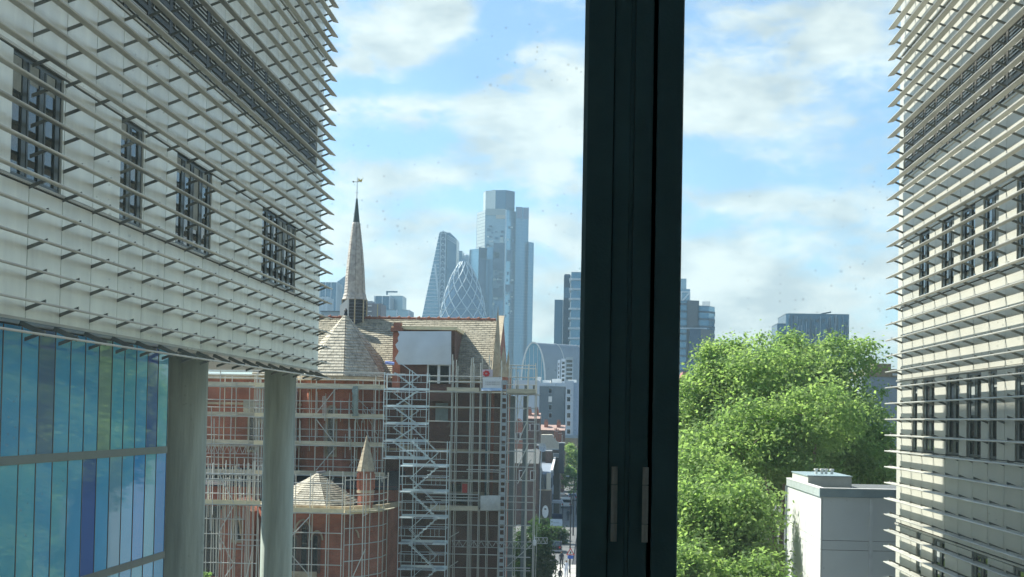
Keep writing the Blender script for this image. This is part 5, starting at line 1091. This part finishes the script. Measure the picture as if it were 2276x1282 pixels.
box_o('joint_cover', (XP(1935, 48) - .01, Y0b - .02, 0.1), (XP(1942, 48) + .01, Y0b + .045, zb - .01), T, mat('joint_pale', (.66, .70, .70), .5))
for px in (1814, 1827, 1836, 1849):
    x_ = XP(px, 53, 1050); MB().tube((x_, 53, zh + .06), (x_, 53, zh + .19), .05, n=12).tube((x_, 53, zh + .19), (x_, 53, zh + .245), .085, .08, 12).build('vent_pipe', WHITEP, T)
box_o('ladder_rail', (XB - .12, Y1b - .3, 2), (XB - .04, Y1b - .25, zb), T, GREYP)

# ------------------------------------------------------------------ trees
def leaf_material(name, c1, c2):
    m = bpy.data.materials.new(name); m.use_nodes = True; t = m.node_tree; t.nodes.clear()
    o = t.nodes.new('ShaderNodeOutputMaterial'); at = t.nodes.new('ShaderNodeAttribute'); at.attribute_name = 'tone'
    mx = t.nodes.new('ShaderNodeMix'); mx.data_type = 'RGBA'; mx.inputs['A'].default_value = c1 + (1,); mx.inputs['B'].default_value = c2 + (1,); t.links.new(at.outputs['Fac'], mx.inputs['Factor'])
    d = t.nodes.new('ShaderNodeBsdfPrincipled'); d.inputs['Roughness'].default_value = .6; t.links.new(mx.outputs['Result'], d.inputs['Base Color']); d.inputs['Specular IOR Level'].default_value = .2
    tr = t.nodes.new('ShaderNodeBsdfTranslucent'); br = t.nodes.new('ShaderNodeMix'); br.data_type = 'RGBA'; br.blend_type = 'MULTIPLY'; br.inputs['Factor'].default_value = 1; t.links.new(mx.outputs['Result'], br.inputs['A']); br.inputs['B'].default_value = (2.0, 2.05, 1.3, 1); t.links.new(br.outputs['Result'], tr.inputs['Color'])
    ms = t.nodes.new('ShaderNodeMixShader'); ms.inputs[0].default_value = .55; t.links.new(d.outputs[0], ms.inputs[1]); t.links.new(tr.outputs[0], ms.inputs[2]); t.links.new(ms.outputs[0], o.inputs['Surface'])
    MATS[name] = m; return m
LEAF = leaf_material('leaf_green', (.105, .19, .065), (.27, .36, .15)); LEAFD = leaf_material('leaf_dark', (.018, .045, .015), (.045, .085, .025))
BARK = mat('bark', (.14, .11, .08), .9, 0, .3, 3, .6, 10)
def crown(T, lobes, nclump, nleaf, size, m, seed, cl=.55):
    """lobes: (x,y,z,rx,ry,rz); leaf quads gathered in sprays near the lobes' skins"""
    g = np.random.default_rng(seed); vol = np.array([l[3] * l[4] * l[5] for l in lobes]) ** (2 / 3); pr = vol / vol.sum()
    li = g.choice(len(lobes), nclump, p=pr); Lb = np.array(lobes)[li]
    d = g.normal(size=(nclump, 3)); d /= np.linalg.norm(d, axis=1)[:, None]
    rr = g.uniform(.5, 1.08, nclump) ** .6; rr *= 1 + .32 * np.sin(d[:, 0] * 7 + Lb[:, 0]) * np.cos(d[:, 2] * 6 + Lb[:, 1])
    cc = Lb[:, :3] + d * Lb[:, 3:] * rr[:, None]
    # each clump: a small flattened spray
    n = nclump * nleaf; ci = np.repeat(np.arange(nclump), nleaf); cs = g.uniform(.55, 1.25, nclump) * cl
    off = g.normal(size=(n, 3)) * np.array([1, 1, .62]) * .5 * cs[ci][:, None]
    c = cc[ci] + off
    nrm = g.normal(size=(n, 3)) * .75 + np.array([0, 0, .9]) + d[ci] * .5; nrm /= np.linalg.norm(nrm, axis=1)[:, None]
    tv = np.cross(nrm, g.normal(size=(n, 3))); tv /= np.linalg.norm(tv, axis=1)[:, None]; bv = np.cross(nrm, tv)
    s = (size * g.uniform(.6, 1.3, n))[:, None]
    V = np.empty((n, 4, 3)); V[:, 0] = c - tv * s; V[:, 1] = c - bv * s * .62 + nrm * s * .18; V[:, 2] = c + tv * s; V[:, 3] = c + bv * s * .62 + nrm * s * .18
    o = np.array(ORG[T.name]); V = (V - o).reshape(-1, 3)
    me = bpy.data.meshes.new('crown'); me.vertices.add(n * 4); me.vertices.foreach_set('co', V.ravel()); me.loops.add(n * 4); me.loops.foreach_set('vertex_index', np.arange(n * 4, dtype=np.int32))
    me.polygons.add(n); me.polygons.foreach_set('loop_start', np.arange(0, n * 4, 4, dtype=np.int32)); me.polygons.foreach_set('loop_total', np.full(n, 4, dtype=np.int32)); me.update(calc_edges=True)
    tone = np.clip(g.uniform(0, 1, nclump)[ci] * .7 + g.uniform(0, .3, n), 0, 1); a = me.attributes.new('tone', 'FLOAT', 'POINT'); a.data.foreach_set('value', np.repeat(tone, 4).astype(np.float32))
    me.materials.append(m); ob = bpy.data.objects.new('crown', me); col.objects.link(ob); ob.parent = T; ob['kind'] = 'stuff'; return ob
def trunk(T, base, h, r, lobes, seed):
    rd = random.Random(seed); b = MB(); base = Vector(base); p = base; pts = [p]
    for k in range(5): p = p + Vector((rd.uniform(-.25, .25), rd.uniform(-.25, .25), h / 5)); pts.append(p)
    for k in range(5): b.tube(pts[k], pts[k + 1], r * (1 - k * .13), r * (1 - (k + 1) * .13), 10)
    for l in lobes:
        s = pts[rd.choice((2, 3, 4, 5))]; e = Vector(l[:3]); m_ = s.lerp(e, .5) + Vector((rd.uniform(-.4, .4), rd.uniform(-.4, .4), .5)); b.tube(s, m_, r * .4, r * .26, 7); b.tube(m_, e, r * .26, r * .1, 6)
        for q in range(3): e2 = e + Vector((rd.uniform(-1, 1) * l[3] * .7, rd.uniform(-1, 1) * l[4] * .7, rd.uniform(0, 1) * l[5] * .8)); b.tube(e, e2, r * .1, r * .04, 5)
    b.build('trunk', BARK, T)
def lobe(px, py, Y, rpx, rpy, ry=None):
    p = atY(px, py, Y); k = Y / FPX; return (p.x, p.y, p.z, rpx * k, (ry or rpx) * k, rpy * k)
Y = 74
L1 = [lobe(1565, 1010, Y - 9, 70, 60), lobe(1650, 1010, Y - 10, 70, 50), lobe(1745, 1030, Y - 9, 60, 40), lobe(1690, 950, Y - 8, 90, 60), lobe(1820, 930, Y - 8, 90, 70), lobe(1740, 930, Y, 190, 140), lobe(1600, 860, Y - 1, 80, 70), lobe(1735, 832, Y, 105, 58), lobe(1852, 812, Y, 62, 56), lobe(1908, 960, Y, 62, 100), lobe(1580, 960, Y - 2, 95, 110), lobe(1690, 830, Y - 3, 85, 65),
      lobe(1650, 1020, Y - 2, 120, 110), lobe(1800, 1010, Y - 1, 150, 110), lobe(1862, 762, Y, 20, 26), lobe(1645, 780, Y, 22, 24), lobe(1572, 796, Y - 1, 24, 30), lobe(1752, 762, Y + 1, 34, 24), lobe(1606, 772, Y, 14, 18), lobe(1925, 790, Y + 1, 24, 34), lobe(1540, 900, Y - 2, 60, 70), lobe(1900, 1040, Y, 90, 90), lobe(1955, 1040, Y, 40, 80), lobe(1697, 768, Y + 1, 22, 20), lobe(1808, 790, Y + 1, 24, 18), lobe(1925, 815, Y, 8, 18)]
T = thing('broadleaf_tree', 'broad bright green plane tree filling the gap right of the mullion', 'tree', (XP(1750, Y), Y, 0))
crown(T, L1, 2500, 50, .10, LEAF, 3, .8); trunk(T, (XP(1750, Y), Y, 0), 11, .45, L1[:9], 5)
Y = 54.5
L2 = [lobe(1538, 1050, Y + 4, 60, 60), lobe(1618, 1070, Y + 5, 50, 50), lobe(1568, 1130, Y, 75, 70), lobe(1628, 1150, Y - .5, 80, 75), lobe(1558, 1230, Y - 1, 80, 60), lobe(1658, 1235, Y - 1, 70, 55), lobe(1666, 1125, Y, 42, 46), lobe(1518, 1170, Y, 45, 70), lobe(1598, 1320, Y - 1, 120, 70), lobe(1700, 1108, Y, 14, 12)]
T = thing('broadleaf_tree', 'smaller leafy green tree in front of the plane tree, beside the white annexe wall', 'tree', (XP(1620, Y), Y, 0))
crown(T, L2, 640, 50, .09, LEAF, 8, .7); trunk(T, (XP(1620, Y), Y, 0), 8, .28, L2[:6], 6)
Y = 51; L3 = [lobe(1690, 1292, Y, 36, 40), lobe(1650, 1300, Y, 50, 50), lobe(1530, 1275, Y, 50, 40)]
T = thing('broadleaf_shrub', 'low feathery green shrub tree at the foot of the annexe at the bottom edge', 'shrub', (XP(1700, Y), Y, 0)); crown(T, L3, 150, 60, .09, LEAF, 12, .7); trunk(T, (XP(1710, Y), Y, 0), 6, .15, L3[:2], 9)
# street trees
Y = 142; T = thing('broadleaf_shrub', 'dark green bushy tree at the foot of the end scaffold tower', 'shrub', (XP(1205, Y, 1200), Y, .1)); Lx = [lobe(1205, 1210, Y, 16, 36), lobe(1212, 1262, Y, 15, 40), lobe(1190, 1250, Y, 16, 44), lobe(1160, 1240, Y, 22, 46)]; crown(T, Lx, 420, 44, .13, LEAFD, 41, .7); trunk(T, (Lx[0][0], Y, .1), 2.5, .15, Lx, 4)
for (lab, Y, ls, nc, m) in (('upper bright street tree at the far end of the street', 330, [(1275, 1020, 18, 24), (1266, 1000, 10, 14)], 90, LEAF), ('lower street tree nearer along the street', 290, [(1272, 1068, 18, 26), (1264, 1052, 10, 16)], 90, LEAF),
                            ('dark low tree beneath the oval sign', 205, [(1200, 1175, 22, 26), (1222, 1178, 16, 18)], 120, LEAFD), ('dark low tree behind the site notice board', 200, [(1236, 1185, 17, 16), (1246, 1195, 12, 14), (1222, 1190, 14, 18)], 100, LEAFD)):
    Lx = [lobe(a, b_, Y, c, d_) for a, b_, c, d_ in ls]; x_ = Lx[0][0]
    T = thing('street_tree', lab, 'tree', (x_, Y, .1), 'trees along the street'); crown(T, Lx, nc, 40, .17, m, int(Y), .8); trunk(T, (x_, Y, .1), max(1.2, Lx[0][2] - Lx[0][5]), .15, Lx, int(Y))
Y = 88; T = thing('shrub', 'sprig of bright green shrub at the foot of the first column', 'shrub', (XP(458, 60), 60, 0)); Lx = [lobe(455, 1285, 60, 9, 10)]; crown(T, Lx, 14, 40, .08, LEAF, 31, .25); trunk(T, (Lx[0][0], 60, 0), Lx[0][2] - .2, .05, Lx, 3)

# ------------------------------------------------------------------ the window and the room behind it
WYn = 3.2
Wd = thing('window', 'dark teal casement window with central mullion, two steel hinges and dusty panes', 'window', (.08, WYn, 15.5))
FR = mat('frame_teal', (.16, .31, .34), .4, 0, .12, 6, .08, 160)
SEAM = mat('seam_black', (.001, .002, .004), .8, 0, 0)
k = WYn / FPX
def xw(px): return XP(px, WYn, 640)
def vprism(name, pts, m, z0=15.5, z1=18.2): return MB().prism(pts, z0, z1).build(name, m, Wd)
# left sash stile with a bevelled outer edge
vprism('sash_stile', [(xw(1290), WYn + .05), (xw(1291), WYn + .008), (xw(1300), WYn - .004), (xw(1357.3), WYn - .004), (xw(1357.3), WYn + .05)], FR)
vprism('mullion', [(xw(1358.5), WYn + .05), (xw(1358.5), WYn + .004), (xw(1360), WYn + .002), (xw(1394), WYn + .002), (xw(1396), WYn + .006), (xw(1404), WYn + .006), (xw(1404), WYn + .05)], FR)
vprism('mullion', [(xw(1405), WYn + .05), (xw(1405), WYn + .003), (xw(1444), WYn + .003), (xw(1446), WYn + .006), (xw(1446), WYn + .05)], FR)
vprism('sash_stile', [(xw(1455), WYn + .05), (xw(1455), WYn - .004), (xw(1511), WYn - .004), (xw(1513), WYn - .001), (xw(1513.5), WYn + .05)], FR)
vprism('gasket', [(xw(1350), WYn + .052), (xw(1350), WYn + .04), (xw(1460), WYn + .04), (xw(1460), WYn + .052)], SEAM)
HG = mat('hinge_steel', (.80, .82, .76), .5, .0, .1, 60)
for px, p0_, a_, b_, p1_ in ((1365, 1037, 1077, 1163, 1203), (1434, 1038, 1078, 1165, 1205)):
    H = None
    for s_, e_ in ((p0_, a_ - .8), (a_ + .8, b_ - .8), (b_ + .8, p1_)):
        A_, B_ = atY(px - (s_ - 1037) * .018, s_, WYn - .008), atY(px - (e_ - 1037) * .018, e_, WYn - .008)
        cx = XP(px + .0, WYn - .008, 1120)
        if H is None: H = MB().tube((cx, WYn - .008, A_.z), (cx, WYn - .008, B_.z), .0068, n=20).build('hinge', HG, Wd, smooth=False)
        else: MB().tube((cx, WYn - .008, A_.z), (cx, WYn - .008, B_.z), .0068, n=20).build('knuckle', HG, H)
for a, b_ in ((-2.5, -2.44), (2.44, 2.5)): box_o('frame_side', (a, WYn, 15.5), (b_, WYn + .05, 18.2), Wd, FR)  # opening widened beyond view so more light reaches the mullion
box_o('frame_head', (-2.5, WYn, 18.2), (2.5, WYn + .05, 18.26), Wd, FR); box_o('frame_sill', (-2.5, WYn - .02, 15.44), (2.5, WYn + .05, 15.5), Wd, FR)
# panes: clear glass with dust
gm = bpy.data.materials.new('window_glass'); gm.use_nodes = True; t = gm.node_tree; t.nodes.clear()
o = t.nodes.new('ShaderNodeOutputMaterial'); tr = t.nodes.new('ShaderNodeBsdfTransparent'); tr.inputs[0].default_value = (.975, .99, .98, 1)
df = t.nodes.new('ShaderNodeBsdfTranslucent'); df.inputs[0].default_value = (.66, .72, .62, 1)
tcn = t.nodes.new('ShaderNodeTexCoord'); vo = t.nodes.new('ShaderNodeTexVoronoi'); vo.inputs['Scale'].default_value = 60; t.links.new(tcn.outputs['Object'], vo.inputs['Vector'])
nz = t.nodes.new('ShaderNodeTexNoise'); nz.inputs['Scale'].default_value = 3.2; nz.inputs['Detail'].default_value = 3; t.links.new(tcn.outputs['Object'], nz.inputs['Vector'])
def m2(op, a, b=None):
    n = t.nodes.new('ShaderNodeMath'); n.operation = op
    for i, v in enumerate((a, b)):
        if v is None: continue
        if isinstance(v, (int, float)): n.inputs[i].default_value = v
        else: t.links.new(v, n.inputs[i])
    n.use_clamp = True; return n.outputs[0]
sepc = t.nodes.new('ShaderNodeSeparateColor'); t.links.new(vo.outputs['Color'], sepc.inputs[0])
keep = m2('GREATER_THAN', sepc.outputs[0], .55)
thr = m2('MULTIPLY', m2('MULTIPLY', sepc.outputs[1], .25), m2('MULTIPLY', m2('SUBTRACT', nz.outputs['Fac'], .42), 5.0))
spot = m2('MULTIPLY', m2('MULTIPLY', m2('LESS_THAN', vo.outputs['Distance'], thr), keep), .17)
haze_f = m2('ADD', m2('MULTIPLY', nz.outputs['Fac'], .11), spot)
mxs = t.nodes.new('ShaderNodeMixShader'); t.links.new(haze_f, mxs.inputs[0]); t.links.new(tr.outputs[0], mxs.inputs[1]); t.links.new(df.outputs[0], mxs.inputs[2]); t.links.new(mxs.outputs[0], o.inputs['Surface'])
for a, b_ in ((-2.44, xw(1291)), (xw(1512), 2.44)):
    box_o('glass_pane', (a, WYn + .028, 15.5), (b_, WYn + .034, 18.2), Wd, gm)
RM = mat('room_wall', (.78, .79, .78), .8, 0, .05); RFm = mat('room_floor', (.35, .34, .32), .6)
rx0, rx1, ry0, rz0, rz1 = -2.6, 2.6, -2.5, 15.3, 18.3
structure('floor', MB().box((rx0 - .2, ry0 - .2, rz0 - .2), (rx1 + .2, WYn + .3, rz0)), RFm)
structure('ceiling', MB().box((rx0 - .2, ry0 - .2, rz1), (rx1 + .2, WYn + .3, rz1 + .3)), RM)
structure('wall_left', MB().box((rx0 - .2, ry0, rz0), (rx0, WYn + .25, rz1)), RM)
structure('wall_right', MB().box((rx1, ry0, rz0), (rx1 + .2, WYn + .25, rz1)), RM)
structure('wall_back', MB().box((rx0 - .2, ry0 - .2, rz0), (rx1 + .2, ry0, rz1)), RM)
structure('wall_window', MB().box((rx0, WYn - .03, rz0), (rx1, WYn + .25, 15.44)).box((rx0, WYn - .03, 18.26), (rx1, WYn + .25, rz1)).box((rx0, WYn - .03, 15.44), (-2.5, WYn + .25, 18.26)).box((2.5, WYn - .03, 15.44), (rx1, WYn + .25, 18.26)), RM)

# ------------------------------------------------------------------ haze
HAZE = True
if HAZE:
    hz = MB().box((-1600, -30, -3), (1600, 2030, 312)).build('haze', None); hz['kind'] = 'stuff'
    hm = bpy.data.materials.new('haze'); hm.use_nodes = True; t = hm.node_tree; t.nodes.clear(); o = t.nodes.new('ShaderNodeOutputMaterial'); pv = t.nodes.new('ShaderNodeVolumePrincipled')
    pv.inputs['Color'].default_value = (.52, .80, 1.0, 1); pv.inputs['Density'].default_value = .00017; pv.inputs['Anisotropy'].default_value = .3; t.links.new(pv.outputs[0], o.inputs['Volume'])
    hz.data.materials.append(hm)
